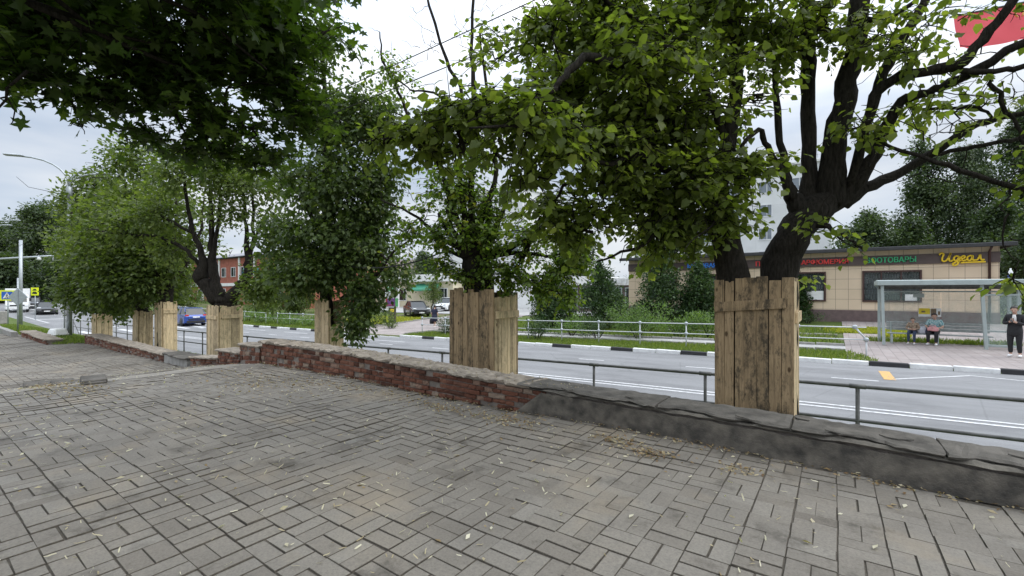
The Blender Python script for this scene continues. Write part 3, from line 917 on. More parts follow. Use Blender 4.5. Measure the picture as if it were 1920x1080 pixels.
sb(b, 'wall', 'beige_panels')
b = MB(); b.box(((xl + xr) / 2, 5, H0 / 2 - .2), (xr - xl + .06, 10.06, H0 + .4)); sb(b, 'plinth', 'plinth_brown')
b = MB(); b.box(((xl + xr) / 2, 1.6, 1.0), (xr - xl - .6, .1, .05)); b.box(((xl + xr) / 2, 9.8, 2), (xr - xl, .1, 4)); sb(b, 'inner_wall', 'frame_brown')
b = MB(); b.box(((xl + xr) / 2, -.05, 3.45), (xr - xl + .03, .1, .54), bev=.01); sb(b, 'sign_band', 'brown_band')
b = MB(); b.box(((xl + xr) / 2, 4.9, 4.12), (xr - xl + .9, 11.0, .12)); b.box(((xl + xr) / 2 + .0, -.62, 4.06), (xr - xl + 1, .12, .2), bev=.02)
b.box((xr + .42, 4.9, 4.06), (.12, 10.9, .2)); sb(b, 'roof', 'roof_dark')
b = MB(); b.add([(xl - .45, -.55, 4.19), (xr + .45, -.55, 4.19), (xr + .45, 5, 4.55), (xl - .45, 5, 4.55), (xr + .45, 10.5, 4.19), (xl - .45, 10.5, 4.19)], [(0, 1, 2, 3), (3, 2, 4, 5), (1, 4, 2), (0, 3, 5)])
sb(b, 'roof_sheet', 'roof_felt')
b = MB(); b.tube([(xr - .38, -.5, 3.95), (xr - .38, -.1, 3.75), (xr - .38, -.1, .1)], .055, 8); sb(b, 'downpipe', 'frame_brown')
for wi, (x0, x1) in enumerate(wins):
    x0 += 3; x1 += 3
    b = MB(); f = .09; zc = (WB + WT) / 2
    b.box(((x0 + x1) / 2, -.02, WT - f / 2), (x1 - x0, .12, f)); b.box(((x0 + x1) / 2, -.02, WB + f / 2), (x1 - x0, .12, f))
    b.box((x0 + f / 2, -.02, zc), (f, .12, WT - WB - 2 * f)); b.box((x1 - f / 2, -.02, zc), (f, .12, WT - WB - 2 * f))
    for q in ((1 / 3, 2 / 3) if wi % 2 else (.36,)): b.box((lerp(x0, x1, q), -.01, zc), (.06, .1, WT - WB - 2 * f))
    w = sb(b, 'window', 'frame_brown')
    b = MB(); b.box(((x0 + x1) / 2, .04, zc), (x1 - x0 - .16, .01, WT - WB - .16)); sb(b, 'pane', 'shop_glass', w)
    b = MB(); b.box(((x0 + x1) / 2, .5, zc), (x1 - x0 + .2, .02, WT - WB + .1))
    for k in range(5): b.box(((x0 + x1) / 2, .42, WB + .12 + .33 * k), (x1 - x0, .16, .02))
    sb(b, 'shelf_display', 'goods', w)
b = MB(); b.box((-.37 + 3 - .55, .02, 1.42), (.85, .01, .55)); sb(b, 'window_notice', 'poster_white')
b = MB(); b.box((3.97 + 3 - .45, .02, 1.3), (.5, .01, .4)); sb(b, 'window_notice', 'poster_white')

def letters(txt, x0, x1, z, h, m, name, parent, y=-.17, bold=.035):
    """raised channel letters; three shifted layers make the strokes as heavy as on the sign"""
    cu = bpy.data.curves.new(name, 'FONT'); cu.body = txt; cu.size = 1; cu.extrude = .02
    cu.materials.append(m)
    o = bpy.data.objects.new(name, cu); COL.objects.link(o)
    bpy.context.view_layer.update()
    dg = bpy.context.evaluated_depsgraph_get()
    me = bpy.data.meshes.new_from_object(o.evaluated_get(dg))
    bpy.data.objects.remove(o)
    co = np.zeros(len(me.vertices) * 3); me.vertices.foreach_get('co', co); co = co.reshape(-1, 3)
    mn, mx2 = co.min(0), co.max(0)
    sx = (x1 - x0) / (mx2[0] - mn[0] + 2 * bold); sz = h / (mx2[1] - mn[1])
    mb = MB()
    fs = [tuple(p.vertices) for p in me.polygons]
    for k in range(4):
        dx, dz = ((0, 0), (bold, .004), (2 * bold, 0), (bold, -.02))[k]
        mb.add([((c[0] - mn[0] + dx) * sx + x0, y - c[2] + .003 * k, (c[1] - mn[1] + dz) * sz + z) for c in co], fs)
    return mb.build(name, m, parent, fix=False)
mat('letter_red', (.70, .045, .04), .4, 0, .1); mat('letter_green', (.03, .36, .15), .4, 0, .1); mat('letter_blue', (.04, .24, .80), .4, 0, .1)
mat('letter_yellow', (.80, .55, .02), .4, 0, .08)
ZB = 3.31
letters('ПАРФЮМЕРИЯ', -1.86 + 3, .72 + 3, ZB, .31, M['letter_red'], 'red_lettering', SHOP)
letters('ЗООТОВАРЫ', 1.55 + 3, 3.72 + 3, ZB, .31, M['letter_green'], 'green_lettering', SHOP)
letters('БЫТОВАЯ', -8.42 + 3, -6.50 + 3, ZB, .31, M['letter_blue'], 'blue_lettering', SHOP)
letters('ПО', -4.14 + 3, -3.55 + 3, ZB, .31, M['letter_red'], 'red_lettering', SHOP)

def catmull(pts, n=6):
    out = []
    for i in range(len(pts) - 1):
        p0 = Vector(pts[max(i - 1, 0)]); p1 = Vector(pts[i]); p2 = Vector(pts[i + 1]); p3 = Vector(pts[min(i + 2, len(pts) - 1)])
        for k in range(n):
            t = k / n
            out.append(.5 * ((2 * p1) + (p2 - p0) * t + (2 * p0 - 5 * p1 + 4 * p2 - p3) * t * t + (3 * p1 - p0 - 3 * p2 + p3) * t ** 3))
    out.append(Vector(pts[-1])); return out
strokes = [[(.02, .72), (.0, .86), (.12, .93), (.2, .8), (.14, .5), (.12, .26), (.2, .12), (.34, .2), (.5, .6), (.58, .92)],
           [(.58, .92), (.5, .5), (.5, .22), (.58, .12), (.7, .22)],
           [(1.0, .5), (.9, .6), (.77, .5), (.74, .3), (.82, .16), (.94, .25), (1.02, .55), (1.0, .15), (.92, -.2), (.76, -.3), (.68, -.16), (.84, .02), (1.1, .16)],
           [(1.1, .28), (1.25, .36), (1.32, .5), (1.24, .6), (1.13, .46), (1.14, .24), (1.25, .13), (1.4, .24)],
           [(1.70, .5), (1.6, .6), (1.46, .48), (1.44, .26), (1.53, .13), (1.64, .24), (1.72, .58), (1.71, .24), (1.79, .14), (1.86, .2)],
           [(1.86, .16), (1.96, .22), (2.04, .45), (2.08, .66), (2.12, .3), (2.2, .14), (2.3, .22)],
           [(1.1, -.06), (1.6, -.03), (2.36, -.02)]]
b = MB()
for st in strokes:
    pts = [Vector((4.68 + 3 + p.x * .735, -.16, 3.22 + p.y * .56)) for p in catmull([Vector((a, c, 0)) for a, c in st])]
    b.tube(pts, [.042 if i % 9 else .048 for i in range(len(pts))], 6)
b.build('script_sign', M['letter_yellow'], SHOP)

# ------------------------------------------------------------------ other buildings across the road
def building(name, label, cat, x0, x1, y0, y1, z0, z1, wm, roof=None, wins=(), wm2=None, pane='dark_glass', frame='white_paint', extra=None, gable=False, parapet=.3):
    t = thing(name, label, cat, ((x0 + x1) / 2, y0, z0))
    w, d, h = x1 - x0, y1 - y0, z1 - z0
    b = MB(); b.box((0, d / 2, h / 2 - .5), (w, d, h + 1)); b.build('wall', M[wm], t)
    if gable:
        b = MB(); o = .5
        rz = h + gable
        b.add([(-w / 2 - o, -o, h), (w / 2 + o, -o, h), (w / 2 + o, d / 2, rz), (-w / 2 - o, d / 2, rz), (w / 2 + o, d + o, h), (-w / 2 - o, d + o, h),
               (-w / 2 - o, -o, h - .15), (w / 2 + o, -o, h - .15), (w / 2 + o, d + o, h - .15), (-w / 2 - o, d + o, h - .15)],
              [(0, 1, 2, 3), (3, 2, 4, 5), (1, 4, 2), (0, 3, 5), (6, 9, 8, 7), (0, 6, 7, 1), (4, 8, 9, 5), (1, 7, 8, 4), (5, 9, 6, 0)])
        b.build('roof', M[roof], t)
    elif roof:
        b = MB(); b.box((0, d / 2, h + .0), (w + .5, d + .5, parapet), bev=.03); b.build('roof', M[roof], t)
    for (cx, cz, ww, hh) in wins:
        b = MB(); f = .09
        b.box((cx, -.03, cz + hh / 2 - f / 2), (ww, .1, f)); b.box((cx, -.03, cz - hh / 2 + f / 2), (ww, .1, f))
        for s in (-1, 1): b.box((cx + s * (ww / 2 - f / 2), -.03, cz), (f, .1, hh - 2 * f))
        b.box((cx + ww * .12, -.03, cz), (.06, .08, hh - 2 * f))
        q = b.build('window', M[frame], t)
        b = MB(); b.box((cx, -.012, cz), (ww - .16, .02, hh - .16)); b.build('pane', M[pane], q)
    return t
facade_mat('white_panels', (.66, .67, .66), (.70, .71, .70), (.50, .51, .50), 3.1, 2.8)
mat('cream_wall', (.62, .56, .40), .8, 0, .1, 1); mat('red_brick_wall', (.33, .11, .075), .9, 0, .25, 2); mat('grey_roof', (.25, .25, .27), .7, 0, .15, 1)
mat('brown_roof', (.17, .13, .12), .8, 0, .2, 1); mat('green_awning', (.05, .27, .17), .6, 0, .1, 2); mat('window_grey', (.20, .23, .26), .15, 0, .2, 1)
ws = [(cx, cz, 1.5, 1.5) for cz in (2.2, 5.0, 7.8, 10.6, 13.4) for cx in (-5.6, -2.3, 1.0, 4.3)]
apt = building('apartment_building', 'tall white panelled apartment block rising behind the shop', 'building', -15.2, -.2, 62, 74, .4, 16.2, 'white_panels', 'white_plaster', ws, pane='window_grey')
b = MB()
for i in range(16): b.tube([(-7.2 + i * .96, .1, 15.8), (-7.2 + i * .96, .1, 17.0)], .03, 4)
for z in (16.5, 17.0): b.tube([(-7.3, .1, z), (7.3, .1, z)], .025, 4)
b.build('roof_railing', M['galvanized'], apt)
ws = [(cx, cz, 1.5, 1.5) for cz in (2.0, 4.8, 7.6, 10.4) for cx in (-6, -2.6, .8, 4.2, 7.4)]
building('apartment_building', 'pale block with plain upper wall behind the dark bushy trunk', 'building', -55.5, -38, 56, 68, .2, 17, 'white_panels', 'white_plaster', ws, pane='window_grey')
low = building('shop_row', 'low cream building with white fascia and green awning', 'building', -66, -40.5, 43.5, 50, -.7, 2.6, 'cream_wall', None,
               [(cx, 1.5, 1.6, 1.8) for cx in (-9, -5, -1, 3, 11)])
b = MB(); b.box((0, 2.9, 3.75), (26, 7.6, .95), bev=.03); b.build('fascia', M['white_plaster'], low)
b = MB(); b.add([(6.2, -.03, 3.05), (10.6, -.03, 3.05), (11.0, -1.5, 2.2), (5.8, -1.5, 2.2), (11.0, -1.5, 2.0), (5.8, -1.5, 2.0)], [(0, 1, 2, 3), (3, 2, 4, 5), (1, 4, 2), (0, 3, 5)]); b.build('awning', M['green_awning'], low)
building('house', 'house with wide brown pitched roof beyond the low cream building', 'house', -84, -58, 62, 74, .2, 4.6, 'red_brick_wall', 'brown_roof', [(cx, 2.6, 1.4, 1.4) for cx in (-8, -3, 2, 7)], gable=3.6)
building('house', 'long house with grey pitched roof showing above the brown one', 'house', -104, -64, 84, 98, .2, 7.0, 'white_plaster', 'grey_roof', [], gable=4.2)
rb = building('shop_building', 'two storey red brick shop with dark eaves seen through the forked tree', 'shop', -98, -58, 33.6, 46, -1.2, 6.8, 'red_brick_wall', 'roof_dark',
              [(cx, 5.6, 1.6, 1.6) for cx in (-16, -12.5, -9, -5.5, -2, 1.5, 8.5, 12, 15.5)] + [(cx, 1.9, 2.4, 2.0) for cx in (-15, -10.5, -6, -1.5, 3, 7.5, 12)])
b = MB()
for x in (-19.4, -13.8, -7.2, .2, 5.3, 10.3, 17.5): b.box((x, -.08, 4), (.5, .14, 7.9))
b.box((0, -.1, 3.55), (40, .12, .5)); b.build('pilasters', M['white_plaster'], rb)
b = MB(); b.box((4.2, -.16, 5.6), (5.0, .1, .8)); mat('cyan_sign', (.05, .38, .55), .5); b.build('sign_panel', M['cyan_sign'], rb)
b = MB(); b.add([(-20.6, -.6, 8.0), (20.6, -.6, 8.0), (20.6, 6, 9.6), (-20.6, 6, 9.6)], [(0, 1, 2, 3)]); b.add([(-20.6, 12.6, 8.0), (20.6, 12.6, 8.0), (20.6, 6, 9.6), (-20.6, 6, 9.6)], [(0, 3, 2, 1)]); b.build('roof_slope', M['grey_roof'], rb)
wb = building('utility_building', 'plain white building with a glazed door behind the bushes', 'building', -40, -26.5, 46, 54, -.75, 3.1, 'white_plaster', 'grey_roof', [], parapet=.25)
b = MB(); b.box((5.6, -.04, 1.1), (1.0, .1, 2.3)); q = b.build('door', M['white_paint'], wb)
b = MB(); b.box((5.6, -.1, 1.25), (.62, .03, 1.5)); b.build('pane', M['dark_glass'], q); b = MB(); b.box((5.6, -.12, 2.42), (1.2, .25, .16)); b.build('door_canopy', M['grey_paint'], wb)
pav = building('pavilion', 'low glazed flower pavilion with white fascia between conifers and shop', 'kiosk', -25.2, -13.3, 40, 46, -.55, 1.85, 'plinth_brown', None,
               [(cx, 1.2, 2.0, 2.0) for cx in (-4.6, -2.3, 0, 2.3, 4.6)], frame='grey_paint')
b = MB(); b.box((-2.5, 2.9, 2.85), (7.2, 6.6, .85), bev=.02); b.box((3.6, 2.9, 2.75), (4.95, 6.5, .7), bev=.02); b.build('fascia', M['white_plaster'], pav)
b = MB(); b.box((1.2, -.33, 2.55), (2.6, .1, .5)); b.build('band', M['brown_band'], pav)
letters('ЦВЕТЫ', 2.2, 4.6, 2.48, .5, M['white_paint'], 'white_lettering', pav, y=-.42)

# ------------------------------------------------------------------ pylon sign, lamps, signs, wires
mat('purple_print', (.13, .05, .18), .5, 0, .3, 2); mat('red_print', (.42, .05, .06), .5); mat('green_print', (.10, .36, .12), .5); mat('brown_post', (.055, .04, .035), .6)
t = thing('pylon_sign', 'brown advertising pylon with white and purple panel beside the driveway', 'sign', (-31.4, 26, gz(-31.4, 26)), R(25))
b = MB(); b.box((.0, 0, .7), (.62, .22, 1.4), bev=.01); b.build('post', M['brown_post'], t)
b = MB(); b.box((0, 0, 2.35), (1.25, .2, 1.9), bev=.02); b.build('panel', M['white_paint'], t)
b = MB(); b.box((-.12, -.108, 1.85), (.88, .012, .72)); b.build('print_field', M['purple_print'], t)
b = MB(); b.box((-.5, -.115, 1.85), (.14, .012, .72)); b.box((-.1, -.116, 1.62), (.7, .008, .06)); b.build('red_strip', M['red_print'], t)
b = MB(); b.box((.46, -.108, 1.85), (.26, .012, .72)); b.box((-.1, -.108, 3.0), (.8, .012, .35)); b.build('green_strip', M['green_print'], t)
b = MB()
for z in (2.32, 2.45, 2.58): b.box((-.05, -.107, z), (.9, .01, .05))
b.build('text_lines', M['brown_post'], t)
b = MB(); b.box((.05, -.118, 1.15), (.32, .01, .26)); b.build('sticker', M['poster_yellow'], t)

def street_lamp(label, base, h, arms, group=None, r=.095):
    t = thing('street_lamp', label, 'street lamp', base, 0, group)
    b = MB(); b.tube([(0, 0, -.3), (0, 0, h * .55), (0, 0, h)], [r, r * .9, r * .75], 12); b.build('pole', M['galvanized'], t)
    b = MB()
    b.lathe((0, 0, h - .5), [(r * 1.1, 0), (r * 1.1, .5), (r * .8, .52)], 12); b.build('collar', M['galvanized'], t)
    for (dx, dy, rise, k) in arms:
        pts = [(0, 0, h - .1)]
        for s in (.04, .1, .2, .35, .55, .8, 1):
            pts.append((dx * s, dy * s, h + rise * math.sin(s ** .55 * math.pi / 2) ** .9))
        b = MB(); b.tube(pts, .035, 8); a = b.build('arm', M['galvanized'], t)
        if k:
            d = Vector((dx, dy, rise * .12)).normalized()
            an = math.atan2(d.y, d.x)
            b = MB(); b.box((0, 0, 0), (.62, .22, .08), rotz(an), bev=.03)
            q = b.build('lamp_head', M['galvanized'], a); q.location = Vector(pts[-1]) + d * .25
    return t
bp = atz(130, 624, -.42)
lamp = street_lamp('tall grey lamp post with three curved arms on the grass at left', (bp.x, bp.y, -.45), 6.15,
                   ((-.581 * -.5 - .814 * 1.45, .814 * -.5 - .581 * 1.45, 1.15, 1), (.814 * 1.15 - .2, .581 * 1.15 + .35, .95, 0), (.814 * 1.25, .581 * 1.25, .55, 1)))
q = thing('sign_post', 'thin white post carrying the back of a wide sign, next to the tall lamp', 'road sign', atz(121, 622, -.42) + Vector((0, 0, 0)))
b = MB(); b.tube([(0, 0, -.3), (0, 0, 2.15)], .03, 8); b.build('post', M['white_rail_paint'], q)
b = MB(); b.box((.1, .12, 1.85), (.05, 1.1, .5), rotz(R(35)), bev=.01); b.build('panel', M['galvanized'], q)
b = MB(); b.box((0, 0, 0), (.55, .55, .3), rotz(R(20)), bev=.05, taper=.7)
o = b.build('concrete_footing', M['white_plaster']); o.location = Vector((bp.x + .05, bp.y - .35, -.36)); tagit(o, 'white concrete footing block at the foot of the tall lamp', 'footing')
pl = atd(-70, 560, 33)
street_lamp('distant double lamp whose heads reach in at the left edge', (pl.x, pl.y, tz(pl.x) - .3), 7.3, ((.814 * 3.6, .581 * 3.6, .35, 1), (.814 * 3.0, .581 * 3.0, .0, 1)), r=.08)

bm_ = atz(39, 603, -.55)
t = thing('signal_mast', 'grey mast with a long horizontal arm over the road at far left', 'mast', (bm_.x, bm_.y, bm_.z))
h = 5.0
b = MB(); b.tube([(0, 0, -.2), (0, 0, h)], .085, 10); b.build('pole', M['galvanized'], t)
A = atd(-60, 489, 27.0) - bm_; B = atd(130, 478, 28.6) - bm_
b = MB(); b.tube([A, B], [.07, .05], 8); b.build('arm', M['galvanized'], t)
c = A.lerp(B, .83); b = MB(); b.tube([c + Vector((0, 0, .28)), c - Vector((0, 0, .3))], .035, 6); b.build('hanger', M['white_rail_paint'], t)
mat('lime_backing', (.45, .62, .25), .5)
b = MB(); b.box(B, (.16, .1, .34), rotz(YAW), bev=.02); b.build('signal_head', M['lime_backing'], t)
c = A.lerp(B, .69); b = MB(); b.lathe(c - Vector((0, 0, .22)), [(.02, 0), (.1, .02), (.1, .16), (.03, .2)], 10); b.build('camera_dome', M['white_paint'], t)

mat('sign_yellow', (.72, .78, .02), .4); mat('sign_blue', (.03, .12, .50), .4); mat('sign_white', (.8, .8, .8), .4); mat('sign_black', (.015, .015, .015), .4)
def faced(label, name, base, h, ang, cat='road sign'):
    t = thing(name, label, cat, base, ang)
    b = MB(); b.tube([(0, 0, -.2), (0, 0, h)], .032, 8); b.build('post', M['galvanized'], t)
    return t
pb = atz(15, 606, -.55)
t = faced('blue and yellow pedestrian crossing sign on a short post', 'crossing_sign', pb, 1.9, R(50))
b = MB(); b.box((0, -.05, 1.62), (.80, .03, .60), bev=.006); b.build('yellow_panel', M['sign_yellow'], t)
b = MB(); b.box((.0, -.068, 1.62), (.52, .006, .44)); b.build('blue_field', M['sign_blue'], t)
b = MB(); b.prism([(-.2, 1.45), (.2, 1.45), (0, 1.81)], -.077, -.073); b.build('white_triangle', M['sign_white'], t)
b = MB(); b.lathe((.01, -.081, 1.72), [(.025, -.003), (.025, .003)], 10, rot=Matrix.Rotation(R(90), 3, 'X'))
for p in ([(.0, 1.69), (0, 1.58)], [(0, 1.58), (-.06, 1.47)], [(0, 1.58), (.05, 1.47)], [(0, 1.67), (.05, 1.61)], [(0, 1.67), (-.05, 1.6)]):
    b.tube([(p[0][0], -.08, p[0][1]), (p[1][0], -.08, p[1][1])], .012, 5)
for i in range(4): b.box((-.12 + .08 * i, -.08, 1.462), (.04, .004, .018))
b.build('walking_figure', M['sign_black'], t)
pb = atz(33.5, 618, -.5)
t = faced('grey back of a diamond shaped sign on a thin post', 'diamond_sign', pb, 2.45, R(40))
b = MB(); b.box((.05, -.05, 1.55), (.62, .02, .62), Matrix.Rotation(R(45), 3, 'Y'), bev=.004); b.build('panel', M['galvanized'], t)
b = MB(); b.box((.05, -.075, 1.55), (.06, .03, .7)); b.build('bracket', M['galvanized'], t)
pb = atd(66, 576, 46)
t = faced('small yellow sign with black car pictogram beyond the crossing', 'warning_sign', Vector((pb.x, pb.y, zr(pb.x))), 2.0 + pb.z - zr(pb.x), R(48))
zz = 1.6 + pb.z - zr(pb.x)
b = MB(); b.box((0, -.05, zz), (.66, .03, .8), bev=.01); b.build('panel', M['sign_yellow'], t)
b = MB(); b.prism([(-.2, zz + .1), (.2, zz + .1), (.08, zz + .26), (-.08, zz + .26)], -.075, -.068)
b.prism([(-.2, zz - .25), (.2, zz - .25), (.2, zz - .12), (.12, zz - .02), (-.12, zz - .02), (-.2, zz - .12)], -.075, -.068); b.build('pictogram', M['sign_black'], t)
o = MB(); o.box((0, 0, .35), (1.2, .5, .8), bev=.03); o = o.build('utility_block', M['concrete']); p = atd(-12, 600, 28); o.location = (p.x, p.y, tz(p.x)); o.rotation_euler = (0, 0, YAW)
tagit(o, 'grey concrete block at the left edge behind the crossing sign', 'block')

def wire(label, p, q, sag, r=.0075, name='overhead_wire', group='overhead wires'):
    p, q = Vector(p), Vector(q); b = MB()
    b.tube([p.lerp(q, i / 24) - Vector((0, 0, sag * 4 * (i / 24) * (1 - i / 24))) for i in range(25)], r, 5)
    return tagit(b.build(name, M['black_rubber']), label, 'wire', group)
L = lamp.location
wire('upper of two dark overhead wires crossing the sky above the low wall', (L.x, L.y, 5.0), (14, L.y, 5.5), .42)
wire('lower of two dark overhead wires crossing the sky above the low wall', (L.x, L.y, 4.7), (14, L.y + .1, 5.15), .42)
wire('thin wire from the tall lamp towards the left edge', (L.x, L.y, 4.95), atd(-80, 480, 40), .5)
wire('second thin wire from the tall lamp down to the left', (L.x, L.y, 4.6), atd(-80, 500, 40), .6)
wire('pale distant wire high at the left edge', atd(-80, 403, 60), atd(200, 430, 60), .3, .02)
wire('pale distant wire second from top at the left edge', atd(-80, 411, 60), atd(200, 438, 60), .3, .02)
wire('low sagging cable between the column tree and the bushy trunk', atd(600, 482, 9.6), atd(872, 452, 7.4), .33, .013)

# ------------------------------------------------------------------ red banner
def flagmat():
    t = NT('red_cloth'); t.base((.62, .045, .06)); t.b.inputs['Roughness'].default_value = .8
    tr = t.n('ShaderNodeBsdfTranslucent'); tr.inputs['Color'].default_value = (.98, .20, .23, 1); mx = t.n('ShaderNodeMixShader'); mx.inputs['Fac'].default_value = .62
    t.l(t.b.outputs['BSDF'], mx.inputs[1]); t.l(tr.outputs['BSDF'], mx.inputs[2]); t.l(mx.outputs['Shader'], t.out.inputs['Surface'])
    M['red_cloth'] = t.m
flagmat(); mat('gold_print', (.75, .40, .10), .5)
D = 9.5
t = thing('banner', 'red cloth banner hanging from a pole at the upper right', 'banner', atd(1790, 92, D))
o0 = t.location.copy()
tl, tr_, bl, br_ = atd(1788, 31, D) - o0, atd(2010, -14, D) - o0, atd(1792, 93, D) - o0, atd(2010, 64, D) - o0
b = MB(); vs = []; fs = []; nu, nv = 40, 16
nrm = Vector((.581, -.814, 0))
for i in range(nu + 1):
    for k in range(nv + 1):
        u, v = i / nu, k / nv
        p = tl.lerp(tr_, u).lerp(bl.lerp(br_, u), v) + nrm * (.05 * math.sin(u * 11 + v * 2) * (.3 + v) + .03 * math.sin(u * 23 - v * 5) * v)
        vs.append(p)
for i in range(nu):
    for k in range(nv): fs.append((i * (nv + 1) + k, i * (nv + 1) + k + 1, (i + 1) * (nv + 1) + k + 1, (i + 1) * (nv + 1) + k))
b.add(vs, fs, 0, True); b.build('cloth', M['red_cloth'], t)
b = MB(); b.tube([tl + (tl - tr_) * .03, tr_ + (tr_ - tl) * .6], .022, 8); b.build('pole', M['dark_rail_paint'], t)
pe = tr_ + (tr_ - tl) * .6
b = MB(); b.tube([(pe.x, pe.y, gz(pe.x + o0.x, pe.y + o0.y) - o0.z - .3), (pe.x, pe.y, pe.z + .6)], .09, 10); b.build('mast', M['galvanized'], t)
c = atd(1911, 24, D - .09) - o0
b = MB(); b.tube([c + (Vector((.814, .581, 0)) * math.cos(a) * .085 + Vector((0, 0, 1)) * math.sin(a) * .095) for a in [i * math.pi / 8 for i in range(-2, 12)]], .016, 6); b.build('emblem', M['gold_print'], t)
# ------------------------------------------------------------------ leaves
def raw_mesh(name, V, Fq, vals, mats, smooth=False):
    """V (n,3); Fq list of (faces array (m,k)); vals per face"""
    me = bpy.data.meshes.new(name)
    V = np.asarray(V, np.float32)
    me.vertices.add(len(V)); me.vertices.foreach_set('co', V.ravel())
    tot = np.concatenate([np.full(len(f), f.shape[1], np.int32) for f in Fq])
    idx = np.concatenate([f.ravel() for f in Fq]).astype(np.int32)
    st = np.concatenate([[0], np.cumsum(tot)[:-1]]).astype(np.int32)
    me.loops.add(len(idx)); me.loops.foreach_set('vertex_index', idx)
    me.polygons.add(len(tot)); me.polygons.foreach_set('loop_start', st)
    try: me.polygons.foreach_set('loop_total', tot)
    except Exception: pass
    if smooth: me.polygons.foreach_set('use_smooth', np.ones(len(tot), bool))
    for m in (mats if isinstance(mats, list) else [mats]): me.materials.append(m)
    me.update(calc_edges=True)
    at = me.attributes.new('v', 'FLOAT', 'FACE'); at.data.foreach_set('value', np.asarray(vals, np.float32))
    return me

LINDEN = (np.array([(0, 0, 0), (.5, 0, -.05), (1.05, 0, -.30), (-.06, .26, .03), (.42, .46, .02), (.84, .2, -.14), (-.06, -.26, .03), (.42, -.46, .02), (.84, -.2, -.14)]),
          [np.array([(0, 1, 4, 3), (1, 2, 5, 4), (0, 6, 7, 1), (1, 7, 8, 2)])])
h_ = [(0, 0, 0), (-.1, .12, 0), (.02, .34, .03), (-.06, .56, -.02), (.2, .42, .03), (.3, .24, .05), (.52, .62, -.02), (.6, .36, .04), (.62, .17, .03), (1.05, 0, -.1)]
MAPLE = (np.array(h_ + [(x, -y, z) for x, y, z in h_[1:9]]),
         [np.array([tuple([0] + [9] + list(range(8, 0, -1)))]), np.array([tuple([0] + list(range(10, 18)) + [9])])])
OVAL = (np.array([(0, 0, 0), (.45, .24, .03), (1, 0, -.08), (.45, -.24, .03), (.5, 0, -.03)]), [np.array([(0, 4, 1), (4, 2, 1), (0, 3, 4), (4, 3, 2)])])
WIDE = (np.array([(0, 0, 0), (.4, .36, .03), (1, 0, -.14), (.4, -.36, .03), (.48, 0, -.04)]), [np.array([(0, 4, 1), (4, 2, 1), (0, 3, 4), (4, 3, 2)])])
RHOMB = (np.array([(0, 0, 0), (.5, .3, .04), (1, 0, -.06), (.5, -.3, .04)]), [np.array([(0, 2, 1), (0, 3, 2)])])

def norm(a):
    return a / np.maximum(np.linalg.norm(a, axis=1, keepdims=True), 1e-9)

def leaf_object(name, P, D, N, size, tpl, vals, m, parent=None):
    tv, tf = tpl
    D = norm(D); N = N - D * np.sum(N * D, axis=1, keepdims=True); N = norm(N); B = np.cross(N, D)
    n, k = len(P), len(tv)
    s = np.asarray(size)[:, None, None]
    V = P[:, None, :] + s * (tv[None, :, 0:1] * D[:, None, :] + tv[None, :, 1:2] * B[:, None, :] + tv[None, :, 2:3] * N[:, None, :])
    off = (np.arange(n) * k)[:, None, None]
    Fq = [(f[None] + off).reshape(-1, f.shape[1]) for f in tf]
    vv = np.concatenate([np.repeat(vals, len(f)) for f in tf])
    me = raw_mesh(name, V.reshape(-1, 3), Fq, vv, m)
    o = bpy.data.objects.new(name, me); COL.objects.link(o)
    if parent is not None: o.parent = parent
    return o

def gapnoise(P, seed, f):
    r = np.random.RandomState(seed); v = np.zeros(len(P))
    for _ in range(6):
        k = r.normal(size=3) * f; v += np.sin(P @ k + r.uniform(0, 6.28))
    return v / 2.45

